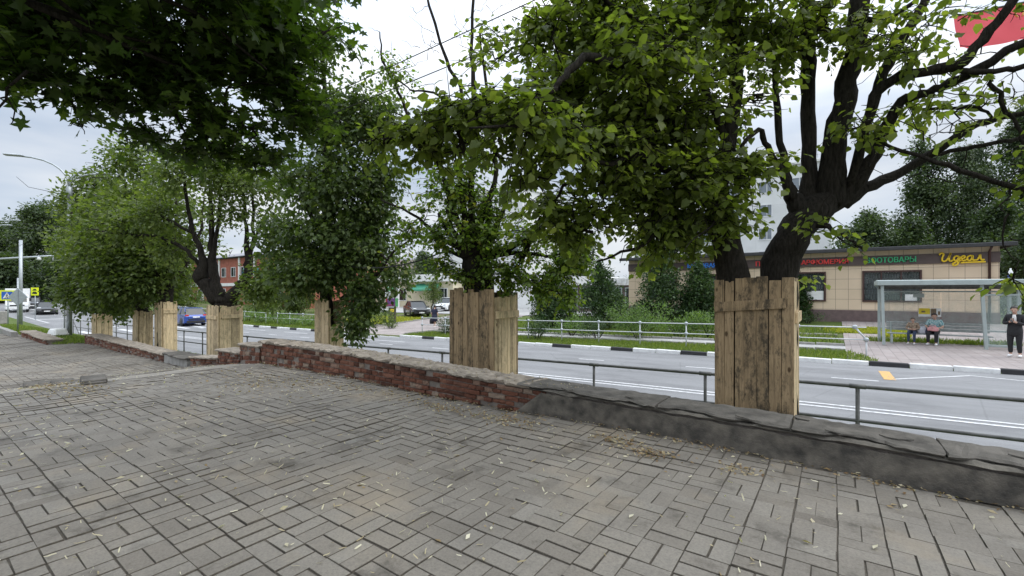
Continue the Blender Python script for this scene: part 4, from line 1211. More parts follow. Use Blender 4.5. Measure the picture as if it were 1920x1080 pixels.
class Tree:
    def __init__(s, name, label, base, group=None, cat='tree'):
        s.t = thing(name, label, cat, base, 0, group)
        s.o = np.array(base, float); s.mb = MB(); s.nodes = []; s.P, s.D, s.N, s.S, s.C = [], [], [], [], []
    def limb(s, pts, n=7, sub=4, wob=.0, seed=1):
        """pts: (x,y,z,r) in the world; smoothed"""
        vs = [Vector(p[:3]) for p in pts]; rs = [p[3] for p in pts]
        sm = catmull(vs, sub); rr = [lerp(rs[min(i // sub, len(rs) - 1)], rs[min(i // sub + 1, len(rs) - 1)], (i % sub) / sub) for i in range(len(sm))]
        q = random.Random(seed)
        sm = [p + Vector((q.gauss(0, wob), q.gauss(0, wob), q.gauss(0, wob))) * (1 if 0 < i < len(sm) - 1 else 0) for i, p in enumerate(sm)]
        rr = [r * q.uniform(.93, 1.09) for r in rr]
        s.mb.tube([p - Vector(s.o) for p in sm], rr, n + 2, jit=.045, q=q)
        s.nodes += [(p, r) for p, r in zip(sm, rr)]
    def plimb(s, pts, n=7, wob=.0, seed=1):
        """pts: (px,py,depth,width px) as seen in the photograph"""
        q = [(*atd(a, b, d), w / 2 / F * d) for a, b, d, w in pts]
        if pts[-1][0] > 1900 or pts[-1][1] < -30:          # boughs go on past the frame and thin out
            a, b = Vector(q[-2][:3]), Vector(q[-1][:3]); v = (b - a).normalized(); r = q[-1][3]; g = random.Random(seed)
            for L, k in ((.35, .75), (.8, .45), (1.25, .12)):
                q.append((*(b + v * L + Vector((g.gauss(0, .05), g.gauss(0, .05), .08 * L)) * (L / .5)), r * k))
        s.limb(q, n, 4, wob, seed)
    def near(s, p):
        return min(s.nodes, key=lambda q: (q[0] - p).length_squared)
    def branch(s, a, b, r0, r1, n=5, seed=0, droop=0):
        q = random.Random(seed); a, b = Vector(a), Vector(b); L = (b - a).length
        pts = []
        for i in range(5):
            t = i / 4; p = a.lerp(b, t)
            if 0 < i < 4: p += Vector((q.gauss(0, .07), q.gauss(0, .07), q.gauss(0, .06))) * L + Vector((0, 0, droop * L * math.sin(t * math.pi)))
            pts.append(p)
        s.mb.tube([p - Vector(s.o) for p in pts], [lerp(r0, r1, i / 4) for i in range(5)], n, cap=False)
        s.nodes += [(p, lerp(r0, r1, i / 4)) for i, p in enumerate(pts)][1:]
    def blob(s, c, rad, nclump, size=.07, per=8, L=.35, seed=0, thr=-.35, f=2.2, tilt=.55, droop=.25, br=.02, twigs=.5, shell=2.2, hang=0, subs=4, bright=.5, attach=False):
        c = Vector(c); rad = Vector(rad) if hasattr(rad, '__len__') else Vector((rad,) * 3)
        r = np.random.RandomState(seed + 17)
        if s.nodes and br:
            a = s.near(c)[0]
            s.branch(a, c, br, br * .5, 5, seed, .08)
            for k in range(subs):
                e = c + Vector((r.normal() * rad.x, r.normal() * rad.y, r.normal() * rad.z)) * .55
                s.branch(c if k % 2 else a.lerp(c, .6), e, br * .5, br * .2, 4, seed * 7 + k)
        n = int(nclump * 1.6)
        u = norm(r.normal(size=(n, 3))) * (r.uniform(0, 1, (n, 1)) ** (1 / shell))
        P = np.array(c) + u * np.array(rad)
        P = P[gapnoise(P, seed + 3, f) > thr][:nclump]
        n = len(P)
        out = norm((P - np.array(c)) / np.array(rad) + r.normal(size=(n, 3)) * .6)
        out[:, 2] = out[:, 2] * .6 - droop; out = norm(out)
        for i in range(n):
            if r.uniform() < twigs:
                p = Vector(P[i]); d = Vector(out[i])
                st = p - d * L * .5
                s.mb.tube([st - Vector(s.o), p + Vector((0, 0, .02)) - Vector(s.o), p + d * L * .6 - Vector(s.o)], [.0065, .0045, .002], 3, cap=False)
        t = r.uniform(-.6, .75, (n, per, 1))
        lat = r.normal(size=(n, per, 3)); 
        if attach:
            sd = np.cross(out, np.array([0, 0, 1.0])) + 1e-4; sd = norm(sd)
            t = np.linspace(-.5, .62, per)[None, :, None] + r.uniform(-.05, .05, (n, per, 1))
            alt = np.where(np.arange(per) % 2, 1, -1)[None, :, None]
            D = out[:, None] * .55 + sd[:, None] * alt * r.uniform(.5, 1.1, (n, per, 1)) + lat * .35; D[..., 2] -= hang + droop * .6 + .15
            Dn = D / np.linalg.norm(D, axis=2, keepdims=True)
            Q = P[:, None] + out[:, None] * t * L + Dn * size * r.uniform(.25, .6, (n, per, 1))
        else:
            Q = P[:, None] + out[:, None] * t * L + lat * L * .26
            D = out[:, None] * .5 + lat * .8; D[..., 2] -= hang + droop * .6
        N = np.zeros_like(D); N[..., 2] = 1; N += r.normal(size=N.shape) * tilt
        s.P.append(Q.reshape(-1, 3)); s.D.append(D.reshape(-1, 3)); s.N.append(N.reshape(-1, 3))
        s.S.append(size * r.uniform(.42, 1.28, n * per)); 
        cv = np.repeat(np.clip(r.normal(bright, .16, n), 0, 1), per)
        s.C.append(np.clip(cv + r.normal(0, .12, n * per), 0, 1))
    def done(s, tpl, leafm, barkm, crown='crown', trunk='trunk'):
        o = s.mb.build(trunk, barkm, s.t, fix=False)
        if s.P:
            leaf_object(crown, np.concatenate(s.P) - s.o, np.concatenate(s.D), np.concatenate(s.N), np.concatenate(s.S), tpl, np.concatenate(s.C), leafm, s.t)
        return s.t

def barkmat(name, a, b):
    t = NT(name); v = t.coord((14, 14, 2.2)); n = t.noise(v, 3, 7, .75)
    t.base(t.ramp(n, [(.3, a), (.7, b)])); t.b.inputs['Roughness'].default_value = .95; t.b.inputs['Specular IOR Level'].default_value = .1
    t.bump(n, 1.0, .03); M[name] = t.m
barkmat('dark_bark', (.006, .0052, .0045), (.055, .048, .04)); barkmat('grey_bark', (.06, .055, .045), (.17, .155, .13)); barkmat('birch_bark', (.2, .19, .18), (.55, .54, .52))
leafmat('linden_leaves', [(0, (.052, .074, .018)), (.5, (.122, .155, .040)), (.85, (.185, .225, .060)), (1, (.26, .28, .08))], .58)
leafmat('bright_leaves', [(0, (.055, .095, .018)), (.5, (.11, .17, .032)), (.85, (.17, .23, .045)), (1, (.27, .26, .05))], .5)
leafmat('maple_leaves', [(0, (.022, .042, .010)), (.5, (.050, .088, .018)), (1, (.11, .16, .03))], .48)
leafmat('column_leaves', [(0, (.032, .052, .018)), (.5, (.066, .10, .032)), (.9, (.13, .175, .06)), (1, (.20, .22, .07))], .42)
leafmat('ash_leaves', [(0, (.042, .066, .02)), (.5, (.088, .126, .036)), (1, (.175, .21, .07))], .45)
leafmat('far_leaves', [(0, (.026, .044, .022)), (.5, (.055, .085, .036)), (1, (.11, .145, .06))], .3)
leafmat('conifer_leaves', [(0, (.018, .038, .016)), (.5, (.042, .080, .028)), (1, (.10, .15, .05))], .2)
leafmat('shrub_leaves', [(0, (.045, .085, .025)), (.5, (.10, .165, .05)), (1, (.2, .28, .10))], .4)

GRP = 'street trees standing in board boxes'
# ---------------- near linden on the right
c0 = Vector((-.70, 5.75, -.5))
T = Tree('linden_tree', 'big forked linden with near black limbs spreading from the largest box', c0, GRP)
T.limb([(-.85, 5.7, -.5, .22), (-.9, 5.7, .6, .21), (*atd(1374, 520, 5.0), .165), (*atd(1352, 400, 5.0), .125), (*atd(1348, 330, 5.0), .10), (*atd(1366, 260, 5.05), .08), (*atd(1380, 170, 5.1), .075), (*atd(1382, 60, 5.1), .065), (*atd(1376, -90, 5.2), .05)], 10, wob=.006)
T.limb([(-.6, 5.8, -.5, .26), (-.58, 5.8, .6, .25), (*atd(1458, 520, 5.05), .178), (*atd(1486, 450, 5.0), .175), (*atd(1518, 400, 5.0), .175), (*atd(1556, 378, 5.0), .145), (*atd(1590, 366, 5.0), .08)], 12, wob=.01, seed=4)
T.plimb([(1506, 400, 5, 40), (1490, 372, 5, 28), (1478, 345, 5, 18), (1468, 290, 5, 13), (1456, 173, 5, 11), (1450, 60, 5, 9)], seed=2, wob=.008)
T.plimb([(1484, 372, 4.98, 22), (1462, 318, 4.95, 12), (1440, 275, 4.9, 10), (1422, 244, 4.85, 9), (1392, 272, 4.7, 7)], seed=3, wob=.008)
T.plimb([(1514, 400, 5.05, 40), (1514, 350, 5.1, 28), (1516, 240, 5.15, 24), (1516, 120, 5.2, 25), (1512, -20, 5.3, 20), (1500, -140, 5.4, 14)], 9, seed=4, wob=.008)
T.plimb([(1548, 392, 5, 50), (1560, 345, 5.0, 46), (1568, 250, 4.95, 38), (1584, 170, 4.9, 34), (1602, 90, 4.9, 30), (1614, -10, 4.9, 34), (1640, -160, 5, 22)], 10, seed=5, wob=.01)
T.plimb([(1572, 380, 5, 34), (1610, 335, 4.9, 30), (1640, 290, 4.8, 22), (1665, 235, 4.7, 20), (1690, 190, 4.6, 17), (1740, 175, 4.5, 14), (1800, 148, 4.35, 17), (1920, 78, 4.1, 14), (2020, 30, 4, 10)], seed=6, wob=.008)
T.plimb([(1580, 380, 5, 30), (1625, 352, 4.95, 20), (1690, 322, 4.9, 17), (1752, 285, 4.8, 16), (1810, 245, 4.75, 15), (1868, 222, 4.7, 12), (1960, 205, 4.6, 9)], seed=7, wob=.008)
T.plimb([(1585, 362, 4.95, 20), (1610, 300, 4.8, 13), (1628, 210, 4.6, 15), (1655, 162, 4.5, 19), (1700, 138, 4.4, 17), (1770, 128, 4.3, 19), (1818, 104, 4.2, 18), (1870, 40, 4.1, 16), (1930, -40, 4, 12)], seed=8, wob=.008)
T.plimb([(1590, 350, 4.9, 14), (1636, 200, 4.8, 17), (1665, 120, 4.75, 18), (1692, 70, 4.7, 17), (1725, 20, 4.7, 15), (1760, -60, 4.7, 10)], seed=9, wob=.008)
T.plimb([(1620, 250, 4.7, 4), (1660, 272, 4.5, 6), (1720, 292, 4.3, 7), (1800, 318, 4.1, 10), (1925, 357, 3.9, 10)], seed=10, wob=.006)
T.plimb([(1740, 292, 4.8, 8), (1800, 280, 4.7, 8), (1860, 270, 4.6, 8), (1940, 252, 4.5, 7)], seed=11, wob=.008)
T.plimb([(1700, 200, 4.6, 4), (1760, 205, 4.5, 6), (1830, 200, 4.4, 6), (1860, 222, 4.4, 5)], seed=12, wob=.01)
T.plimb([(1780, 130, 4.3, 10), (1850, 135, 4.2, 11), (1925, 122, 4.1, 9)], seed=13, wob=.01)
T.plimb([(1860, 150, 4.2, 7), (1875, 190, 4.2, 8), (1900, 225, 4.2, 6), (1925, 270, 4.2, 6)], seed=14, wob=.015)
T.plimb([(1530, 420, 4.9, 12), (1580, 440, 4.6, 5), (1620, 470, 4.4, 3)], seed=15, wob=.008)
T.plimb([(1600, 30, 4.9, 16), (1640, 40, 4.7, 9), (1690, 20, 4.6, 8), (1760, -30, 4.5, 6)], seed=16, wob=.01)
# big limb reaching left over the pavement
T.plimb([(1346, 340, 5, 46), (1310, 300, 4.9, 28), (1278, 262, 4.8, 25), (1245, 205, 4.6, 22), (1210, 150, 4.4, 20), (1170, 125, 4.2, 18), (1095, 114, 3.9, 16), (1050, 150, 3.7, 11), (1042, 168, 3.6, 9), (1008, 170, 3.4, 5)], 8, seed=17, wob=.012)
T.plimb([(1346, 380, 5, 22), (1270, 330, 4.7, 14), (1200, 300, 4.4, 10), (1100, 300, 4.0, 8), (1000, 250, 3.5, 6), (880, 240, 3.1, 4)], 6, seed=18, wob=.02)
T.plimb([(1372, 290, 5, 20), (1330, 195, 5, 11), (1290, 120, 4.9, 9), (1200, 40, 4.7, 8), (1100, -20, 4.5, 6)], 6, seed=19, wob=.02)
T.plimb([(1345, 420, 4.9, 16), (1250, 430, 4.8, 8), (1180, 470, 4.8, 6), (1120, 490, 4.8, 3)], 6, seed=20, wob=.02)
mx_ = T.near
B = [((1250, 60, 5.0), 1.05, 380), ((1120, 40, 4.9), .7, 190), ((1380, 50, 5.0), .85, 240), ((1170, 220, 4.7), .8, 250), ((1060, 270, 4.3), .5, 120),
     ((1240, 370, 4.8), .55, 130), ((1320, 210, 4.9), .75, 180), ((775, 258, 3.9), .24, 32), ((845, 228, 3.8), .28, 40), ((915, 210, 3.7), .3, 44), ((990, 222, 3.5), .3, 44), ((1040, 262, 3.8), .3, 46), ((870, 285, 3.8), .2, 20), ((945, 285, 3.8), .22, 24), ((815, 298, 4.0), .16, 12), ((720, 268, 4.0), .12, 8), ((1340, 415, 4.5), .34, 70),
     ((1130, 370, 4.9), .55, 110), ((1020, 395, 4.8), .36, 45), ((1470, 60, 5), .4, 60), ((1545, 50, 4.8), .38, 40), ((1430, 180, 4.8), .36, 45), ((1400, 320, 4.6), .3, 35),
     ((935, 110, 5.4), .42, 70), ((1020, 50, 5.1), .45, 80), ((1260, 440, 4.9), .36, 55), ((1130, 290, 4.5), .5, 110), ((1230, 270, 4.6), .5, 110), ((1300, 330, 4.7), .45, 90), ((1190, 420, 4.9), .4, 60), ((1145, 420, 4.9), .34, 36), ((1095, 390, 4.8), .36, 36), ((1235, 470, 5.0), .24, 16), ((1010, 440, 4.9), .26, 22), ((1060, 170, 4.6), .5, 100), ((1080, 430, 5.0), .35, 50), ((1000, 330, 3.9), .24, 20), ((1180, 120, 4.2), .5, 70)]
for i, ((px, py, d), r, n) in enumerate(B):
    T.blob(atd(px, py, d), (r, r, r * (.8 if d > 4 else .7)), int(n * 1.0), .074, 10, .38, 100 + i, thr=.02, f=3.0, br=.022, twigs=1, subs=6, tilt=.5, attach=True, bright=.56)
for i, ((px, py, d), r, n) in enumerate([((1700, 100, 4.3), .27, 26), ((1660, 240, 4.4), .2, 12), ((1760, 175, 4.4), .36, 18), ((1600, 460, 4.3), .12, 4), ((1880, 395, 3.9), .16, 9), ((1895, 480, 3.9), .26, 26),
         ((1850, 190, 4.4), .3, 12), ((1640, 60, 4.6), .36, 24), ((1525, 415, 4.5), .18, 8), ((1740, 50, 4.5), .35, 18), ((1590, 250, 4.5), .22, 10), ((1780, 250, 4.5), .22, 6), ((1510, 535, 5.2), .1, 4), ((1700, 30, 4.5), .4, 20), ((1900, 530, 3.9), .1, 5)]):
    T.blob(atd(px, py, d), r, int(n * .9), .072, 8, .26, 150 + i, thr=-.5, br=.010, twigs=1, subs=3, bright=.7, attach=True)
for i, (c, r, n) in enumerate([((-.7, 4.9, 5.8), (1.5, 1.6, .9), 300), ((-.2, 6.6, 6.0), (2.0, 1.8, 1.2), 260), ((.4, 3.4, 5.2), (1.5, 1.3, .8), 150)]):  # unseen leaf clumps above the frame, added to shade what lies below
    T.blob(c, r, int(n * .8), .08, 9, .36, 180 + i, thr=-.1, br=.03, twigs=.2)
for i, (px, py, d, r) in enumerate([(2040, 40, 3.9, .45), (2080, 170, 4.2, .5), (2010, 300, 3.8, .35), (2120, -60, 4.2, .6), (1990, -120, 4.4, .6), (1640, -260, 5.0, .6)]):
    T.blob(atd(px, py, d), r, 45, .072, 8, .3, 170 + i, thr=-.4, br=.01, twigs=1, subs=3, attach=True)
# bare twigs against the sky on the right
q = random.Random(8)
for i in range(150):
    p = atd(q.uniform(1560, 1960), q.uniform(-40, 350), q.uniform(4.0, 5.0)); a = T.near(p)[0]
    if (a - p).length < .75: T.branch(a, p, .006, .0022, 4, 900 + i)
T.done(LINDEN, M['linden_leaves'], M['dark_bark'])

# ---------------- second linden, bushy head and bare dead tops
c0 = Vector((-4.6, 5.68, -.6))
T = Tree('linden_tree', 'bushy linden with a dark burr head and bare dead tops, in the second box', c0, GRP)
d = 7.4
T.limb([(-4.6, 5.68, -.6, .3), (-4.6, 5.68, .6, .29), (*atd(898, 540, d), .25), (*atd(893, 495, d), .24), (*atd(890, 465, d), .24), (*atd(888, 450, d), .10)], 10, wob=.015)
for i, pp in enumerate([[(880, 465, d, 24), (862, 425, d, 13), (848, 395, d, 12), (835, 350, d, 8), (820, 280, d, 6)], [(884, 462, d, 24), (872, 410, d, 12), (866, 370, d, 12), (862, 300, d, 8), (868, 180, d, 7), (835, 110, d, 6), (800, -10, d, 4)],
                        [(888, 460, d, 24), (884, 400, d, 14), (884, 330, d, 11), (890, 200, d, 9), (884, 100, d, 7), (888, -30, d, 5)], [(896, 460, d, 22), (905, 410, d, 12), (918, 370, d, 12), (930, 320, d, 8), (915, 200, d, 6), (900, 60, d, 4)],
                        [(905, 455, d, 30), (930, 425, d, 12), (950, 380, d, 8), (975, 330, d, 5)], [(905, 475, d, 20), (950, 470, 7.2, 9), (985, 450, 7.1, 7), (1010, 420, 7, 4)], [(905, 480, d, 16), (970, 476, 7.2, 7), (1040, 478, 7, 5), (1100, 460, 6.8, 3)],
                        [(975, 495, 7.2, 12), (988, 465, 7.1, 10), (1000, 430, 7.1, 5)], [(874, 470, d, 10), (850, 430, 7.4, 8), (838, 390, 7.4, 5)], [(900, 470, d, 10), (912, 420, 7.4, 8), (925, 350, 7.4, 4)], [(868, 478, d, 9), (842, 440, 7.3, 7), (822, 400, 7.3, 4)], [(870, 470, d, 12), (820, 440, 7.5, 7), (770, 400, 7.6, 5), (715, 375, 7.7, 3)], [(875, 480, d, 10), (838, 470, 7.5, 6), (812, 430, 7.5, 3)],
                        [(860, 200, d, 5), (800, 170, 7.6, 4), (770, 168, 7.8, 3), (745, 150, 8, 2)], [(770, 230, 8, 6), (745, 170, 8, 5), (720, 115, 8, 4), (712, 60, 8, 2)]]):
    T.plimb(pp, 6, .012, 30 + i)
for i, (px, py, dd, r, n) in enumerate([(855, 360, d, .55, 120), (800, 405, d, .42, 60), (930, 390, d, .42, 70), (880, 290, d, .4, 50), (985, 450, 7.1, .4, 60), (1050, 505, 7.0, .38, 70), (960, 510, 7.1, .33, 50), (830, 500, 7.4, .2, 20),
                                        (760, 440, 7.6, .3, 25), (1010, 540, 6.9, .24, 30), (740, 135, 8, .42, 30), (880, 440, 7.0, .26, 26), (905, 500, 7.0, .2, 24), (860, 520, 7.1, .16, 14), (830, 440, 7.2, .3, 36), (925, 440, 7.0, .3, 40), (1100, 470, 6.9, .3, 40), (1060, 560, 6.9, .18, 12)]):
    T.blob(atd(px, py, dd), r, int(n * 1.5), .06, 9, .28, 200 + i, thr=-.4, br=.012, twigs=1, bright=.6, f=3.2, attach=True)
q = random.Random(18)
for i in range(170):
    p = atd(q.gauss(870, 75), q.uniform(-30, 420), q.uniform(7, 8)); a = T.near(p)[0]
    if (a - p).length < .9: T.branch(a, p, .006, .002, 3, 950 + i)
for i in range(60):
    p = atd(q.gauss(1040, 45), q.uniform(440, 510), q.uniform(6.7, 7.3)); a = T.near(p)[0]
    if (a - p).length < .8: T.branch(a, p, .006, .002, 3, 1150 + i)
T.done(LINDEN, M['bright_leaves'], M['dark_bark'])

# ---------------- dense dark column tree
c0 = Vector((-8.72, 5.53, -.6)); d = 9.6
T = Tree('column_tree', 'tall dense dark green tree hiding the box with the heart hole', c0, GRP)
T.limb([(-8.72, 5.53, -.6, .13), (*atd(612, 560, d), .13), (*atd(615, 450, d), .11), (*atd(612, 330, d), .09), (*atd(608, 200, d), .05), (*atd(604, 60, d), .02)], 9, wob=.01)
for i, pp in enumerate([[(615, 460, d, 12), (580, 400, d, 9), (560, 330, d, 5)], [(615, 420, d, 10), (650, 350, d, 8), (680, 270, d, 5)], [(615, 500, d, 9), (680, 460, 9.4, 7), (740, 500, 9.2, 4)], [(640, 560, d, 8), (700, 520, 9.3, 7), (740, 470, 9.2, 4), (790, 440, 9.2, 3)]]):
    T.plimb(pp, 6, .012, 40 + i)
for i, (px, py, dd, rx, rz, n) in enumerate([(590, 510, 9.5, .8, .42, 190), (530, 525, 9.9, .55, .4, 120), (676, 555, 9.1, .34, .4, 100), (668, 612, 9.0, .18, .26, 40), (620, 450, 9.5, 1.0, .6, 260), (555, 445, 9.8, .75, .55, 170), (700, 480, 9.4, .6, .55, 150),
                                           (640, 350, 9.5, 1.0, .7, 240), (580, 330, 9.7, .8, .65, 170), (630, 240, 9.5, .85, .65, 160), (690, 210, 9.5, .6, .55, 100), (605, 150, 9.6, .65, .6, 100), (600, 70, 9.6, .5, .6, 60), (720, 340, 9.5, .45, .5, 70), (740, 520, 9.3, .35, .36, 50), (710, 250, 9.5, .45, .55, 60), (535, 390, 9.9, .55, .5, 90), (700, 410, 9.4, .5, .45, 90)]):
    T.blob(atd(px, py, dd), (rx, rx, rz), int(n * 1.8), .11, 10, .34, 300 + i, thr=-.3, f=2.9, br=.016, twigs=.2, droop=.3, hang=.3, bright=.55)
T.done(WIDE, M['column_leaves'], M['dark_bark'])

# ---------------- low forked tree
c0 = Vector((-14.15, 5.72, -.85)); d = 12.85
T = Tree('forked_tree', 'low dark tree forking in a wide V above the wide pale box', c0, GRP)
T.limb([(-14.15, 5.72, -.85, .27), (-14.15, 5.72, .6, .27), (*atd(423, 575, 12.88), .28), (*atd(421, 562, 12.88), .26), (*atd(420, 553, 12.85), .10)], 10, wob=.015)
for i, pp in enumerate([[(408, 565, d, 25.16), (388, 540, d, 22.2), (378, 518, d, 23.68), (384, 495, d, 17.76), (378, 470, d, 10.36), (364, 440, d, 8.14), (354, 400, d, 6.66), (346, 340, d, 4.44), (340, 290, d, 2.96)],
                        [(414, 558, d, 22.2), (404, 530, d, 17.76), (398, 500, d, 14.8), (396, 460, d, 10.36), (396, 400, d, 8.14), (394, 340, d, 5.18), (392, 290, d, 2.96)], [(398, 505, d, 10.36), (404, 450, d, 7.4), (412, 390, d, 5.92), (410, 330, d, 3.7)],
                        [(428, 562, d, 22.2), (450, 540, d, 19.24), (464, 515, d, 17.76), (466, 490, d, 13.32), (462, 440, d, 6.66), (458, 380, d, 5.18), (452, 320, d, 2.96)], [(466, 495, d, 10.36), (474, 440, d, 5.92), (474, 380, d, 4.44), (470, 330, d, 2.22)], [(470, 470, d, 5.92), (490, 420, d, 3.7), (510, 380, d, 2.22)],
                        [(378, 500, d, 6.66), (350, 470, 12.7, 7), (300, 445, 13, 6), (240, 440, 13.4, 4), (170, 430, 13.8, 3)], [(365, 440, d, 4.44), (330, 420, 12.7, 5), (290, 395, 13, 3)]]):
    T.plimb(pp, 7, .015, 50 + i)
for i, (px, py, dd, rx, rz, n) in enumerate([(350, 330, 12.8, .9, .5, 70), (420, 330, 12.5, .8, .5, 70), (480, 330, 12.4, .9, .6, 80), (500, 430, 12.4, .6, .6, 50), (440, 400, 12.6, .6, .5, 30), (300, 400, 13, .8, .5, 70), (240, 420, 13.3, .8, .5, 70), (400, 290, 12.6, 1.0, .5, 60),
                                           (320, 470, 13, .5, .4, 40), (525, 510, 12.3, .6, .5, 60), (490, 545, 12.4, .5, .35, 50)]):
    T.blob(atd(px, py, dd), (rx, rx, rz), int(n * 3.0), .11, 9, .42, 400 + i, thr=-.32, f=2.2, br=.02, twigs=.2, bright=.66)
q = random.Random(28)
for i in range(70):
    p = atd(q.uniform(330, 530), q.uniform(300, 500), q.uniform(12, 13)); a = T.near(p)[0]
    if (a - p).length < 1.1: T.branch(a, p, .012, .004, 3, 1250 + i)
T.done(WIDE, M['ash_leaves'], M['dark_bark'])

# ---------------- the three farther box trees
for (nm, lab, bx, by, px0, d, blobs, sd) in (
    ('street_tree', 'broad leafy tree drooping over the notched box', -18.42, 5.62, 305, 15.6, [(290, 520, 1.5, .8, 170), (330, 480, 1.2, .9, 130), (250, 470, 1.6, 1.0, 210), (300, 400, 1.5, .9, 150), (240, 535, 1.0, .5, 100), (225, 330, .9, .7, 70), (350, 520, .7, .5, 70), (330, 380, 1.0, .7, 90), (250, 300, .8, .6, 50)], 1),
    ('street_tree', 'leafy tree above the leaning box, its low skirt of leaves toned dark for shade', -20.62, 5.58, 264, 17.2, [(210, 520, 1.3, .9, 170), (180, 545, 1.0, .5, 110), (200, 440, 1.5, 1.0, 190), (250, 560, .9, .5, 80), (190, 370, 1.1, .7, 90), (235, 575, .5, .35, 30)], 2),
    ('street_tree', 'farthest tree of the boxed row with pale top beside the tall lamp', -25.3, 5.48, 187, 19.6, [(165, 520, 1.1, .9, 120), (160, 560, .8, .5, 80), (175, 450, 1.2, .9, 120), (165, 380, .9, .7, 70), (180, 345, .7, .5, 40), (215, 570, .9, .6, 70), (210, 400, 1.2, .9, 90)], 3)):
    T = Tree(nm, lab, (bx, by, -.9), GRP)
    zt = 1.6
    T.limb([(bx, by, -.9, .2), (bx, by, .8, .19), (bx - .05, by, zt, .22), (bx + .05, by - .05, zt + .5, .12)], 8, wob=.02)
    for k in range(6):
        a = k * 1.05 + sd; T.limb([(bx, by, zt, .12), (bx + .4 * math.cos(a), by + .4 * math.sin(a), zt + .5, .08), (bx + .9 * math.cos(a), by + .9 * math.sin(a), zt + 1.6, .05), (bx + 1.1 * math.cos(a), by + 1.1 * math.sin(a), zt + 3.0, .02)], 6, wob=.03, seed=k)
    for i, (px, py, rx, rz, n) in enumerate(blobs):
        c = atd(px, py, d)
        T.blob(c, (rx * 1.1, rx * 1.1, rz * 1.1), int(n * 3.4), .15, 9, .5, 500 + sd * 20 + i, thr=-.3, f=1.6, br=.03, twigs=.12, droop=.05, hang=.1, tilt=.7, bright=.45 + .2 * (py < 500))  # lower clumps darker: shade under the crown is put into leaf colour
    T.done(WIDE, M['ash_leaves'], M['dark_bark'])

# ---------------- maple over the pavement, its trunk stands left of the view
c0 = Vector((-4.6, -1.2, 0))
T = Tree('maple_tree', 'dark maple with star shaped leaves overhanging the brick paving', c0)
T.limb([(-4.6, -1.2, -.1, .26), (-4.55, -1.2, 1.2, .22), (-4.5, -1.1, 2.6, .20), (-4.2, -.6, 3.8, .16), (-3.9, .2, 5.2, .12), (-3.6, .8, 7, .06)], 10, wob=.015)
for i, (px, py, dd) in enumerate([(120, 60, 4.0), (330, 90, 4.2), (500, 130, 4.4), (280, 150, 4.4), (560, 20, 4.7), (420, 190, 4.6)]):
    T.branch((-4.25, -.7, 3.5 + .2 * (i % 3)), atd(px, py, dd), .045, .010, 6, 60 + i, -.02)
for i, (px, py, dd, r, rz, n) in enumerate([(60, 0, 4.1, .8, .45, 150), (220, 30, 4.2, .8, .5, 170), (380, 30, 4.4, .9, .5, 190), (530, 50, 4.8, .75, .6, 170), (110, 90, 4.1, .55, .32, 90), (270, 130, 4.3, .7, .4, 140), (430, 150, 4.6, .75, .5, 160), (565, 130, 5.0, .55, .5, 90),
                                          (20, 130, 3.8, .4, .22, 45), (180, 175, 4.2, .38, .18, 50), (330, 215, 4.5, .55, .28, 90), (470, 240, 4.8, .5, .35, 75), (360, 280, 4.9, .33, .18, 36), (490, 300, 5.0, .32, .2, 30), (265, 255, 4.6, .28, .1, 16), (155, 238, 4.2, .13, .05, 6), (-14, 215, 3.5, .13, .10, 8), (570, 215, 5.0, .3, .3, 32), (620, 60, 5.1, .35, .45, 45)]):
    T.blob(atd(px, py, dd), (r, r, rz * .9), int(n * 1.1), .098, 8, .34, 600 + i, thr=-.02, f=3.0, br=.014, twigs=.8, tilt=.45, droop=.15, bright=.5, attach=True)
for i, (c, r, n) in enumerate([((-4.2, 1.0, 4.6), (2.0, 1.6, .9), 300), ((-5.5, .2, 4.2), (1.6, 1.5, .8), 200), ((-2.4, .8, 4.9), (1.6, 1.3, .8), 190), ((-4.4, 2.2, 5.4), (2.2, 1.6, 1.0), 230), ((-4.2, -1.6, 5.4), (2.0, 1.6, 1.0), 160), ((-1.2, -.2, 5.0), (1.2, 1.2, .7), 80)]):  # crown carried on overhead, out of view, added also for its shade
    T.blob(c, r, int(n * 1.0), .115, 7, .38, 640 + i, thr=-.1, br=.03, twigs=.1, tilt=.5)
T.done(MAPLE, M['maple_leaves'], M['dark_bark'])

# ------------------------------------------------------------------ trees farther off
def far_tree(name, label, base, h, r, n, m, bark='dark_bark', size=.4, seed=0, low=.18, group=None, per=8, tall=1.0, weep=False, tpl=RHOMB, gap=-.25):
    T = Tree(name, label, base, group)
    q = random.Random(seed); x, y, z = base
    tr = max(.08, h * .018)
    T.limb([(x, y, z - .3, tr * 1.4), (x + q.uniform(-.2, .2), y, z + h * .3, tr), (x + q.uniform(-.4, .4), y, z + h * .65, tr * .6), (x, y, z + h * .93, tr * .15)], 7, wob=.05, seed=seed)
    k = 9
    for i in range(k):
        t = lerp(low + .12, .92, i / (k - 1)); a = i * 2.4 + seed
        rr = r * (math.sin(min(1, (1.02 - t) / (1 - low)) * math.pi * .5) ** .7) * q.uniform(.6, 1.0)
        c = (x + rr * .55 * math.cos(a), y + rr * .55 * math.sin(a), z + h * t + q.uniform(-.04, .04) * h)
        T.blob(c, (rr * .8, rr * .8, h * .14 * tall), int(n * 2.6 / k), size * 1.1, per, size * 3.0, seed * 31 + i, thr=gap, f=1.6 / max(1, r * .3), br=tr * .35, twigs=0, droop=.35, hang=1.6 if weep else .2, subs=2, bright=q.uniform(.35, .6))
    return T.done(tpl, M[m], M[bark])
BK = 'tall trees behind the shop'
def gp(px, d, dz=0):
    p = atd(px, 545, d); return (p.x, p.y, gz(p.x, p.y) + dz)
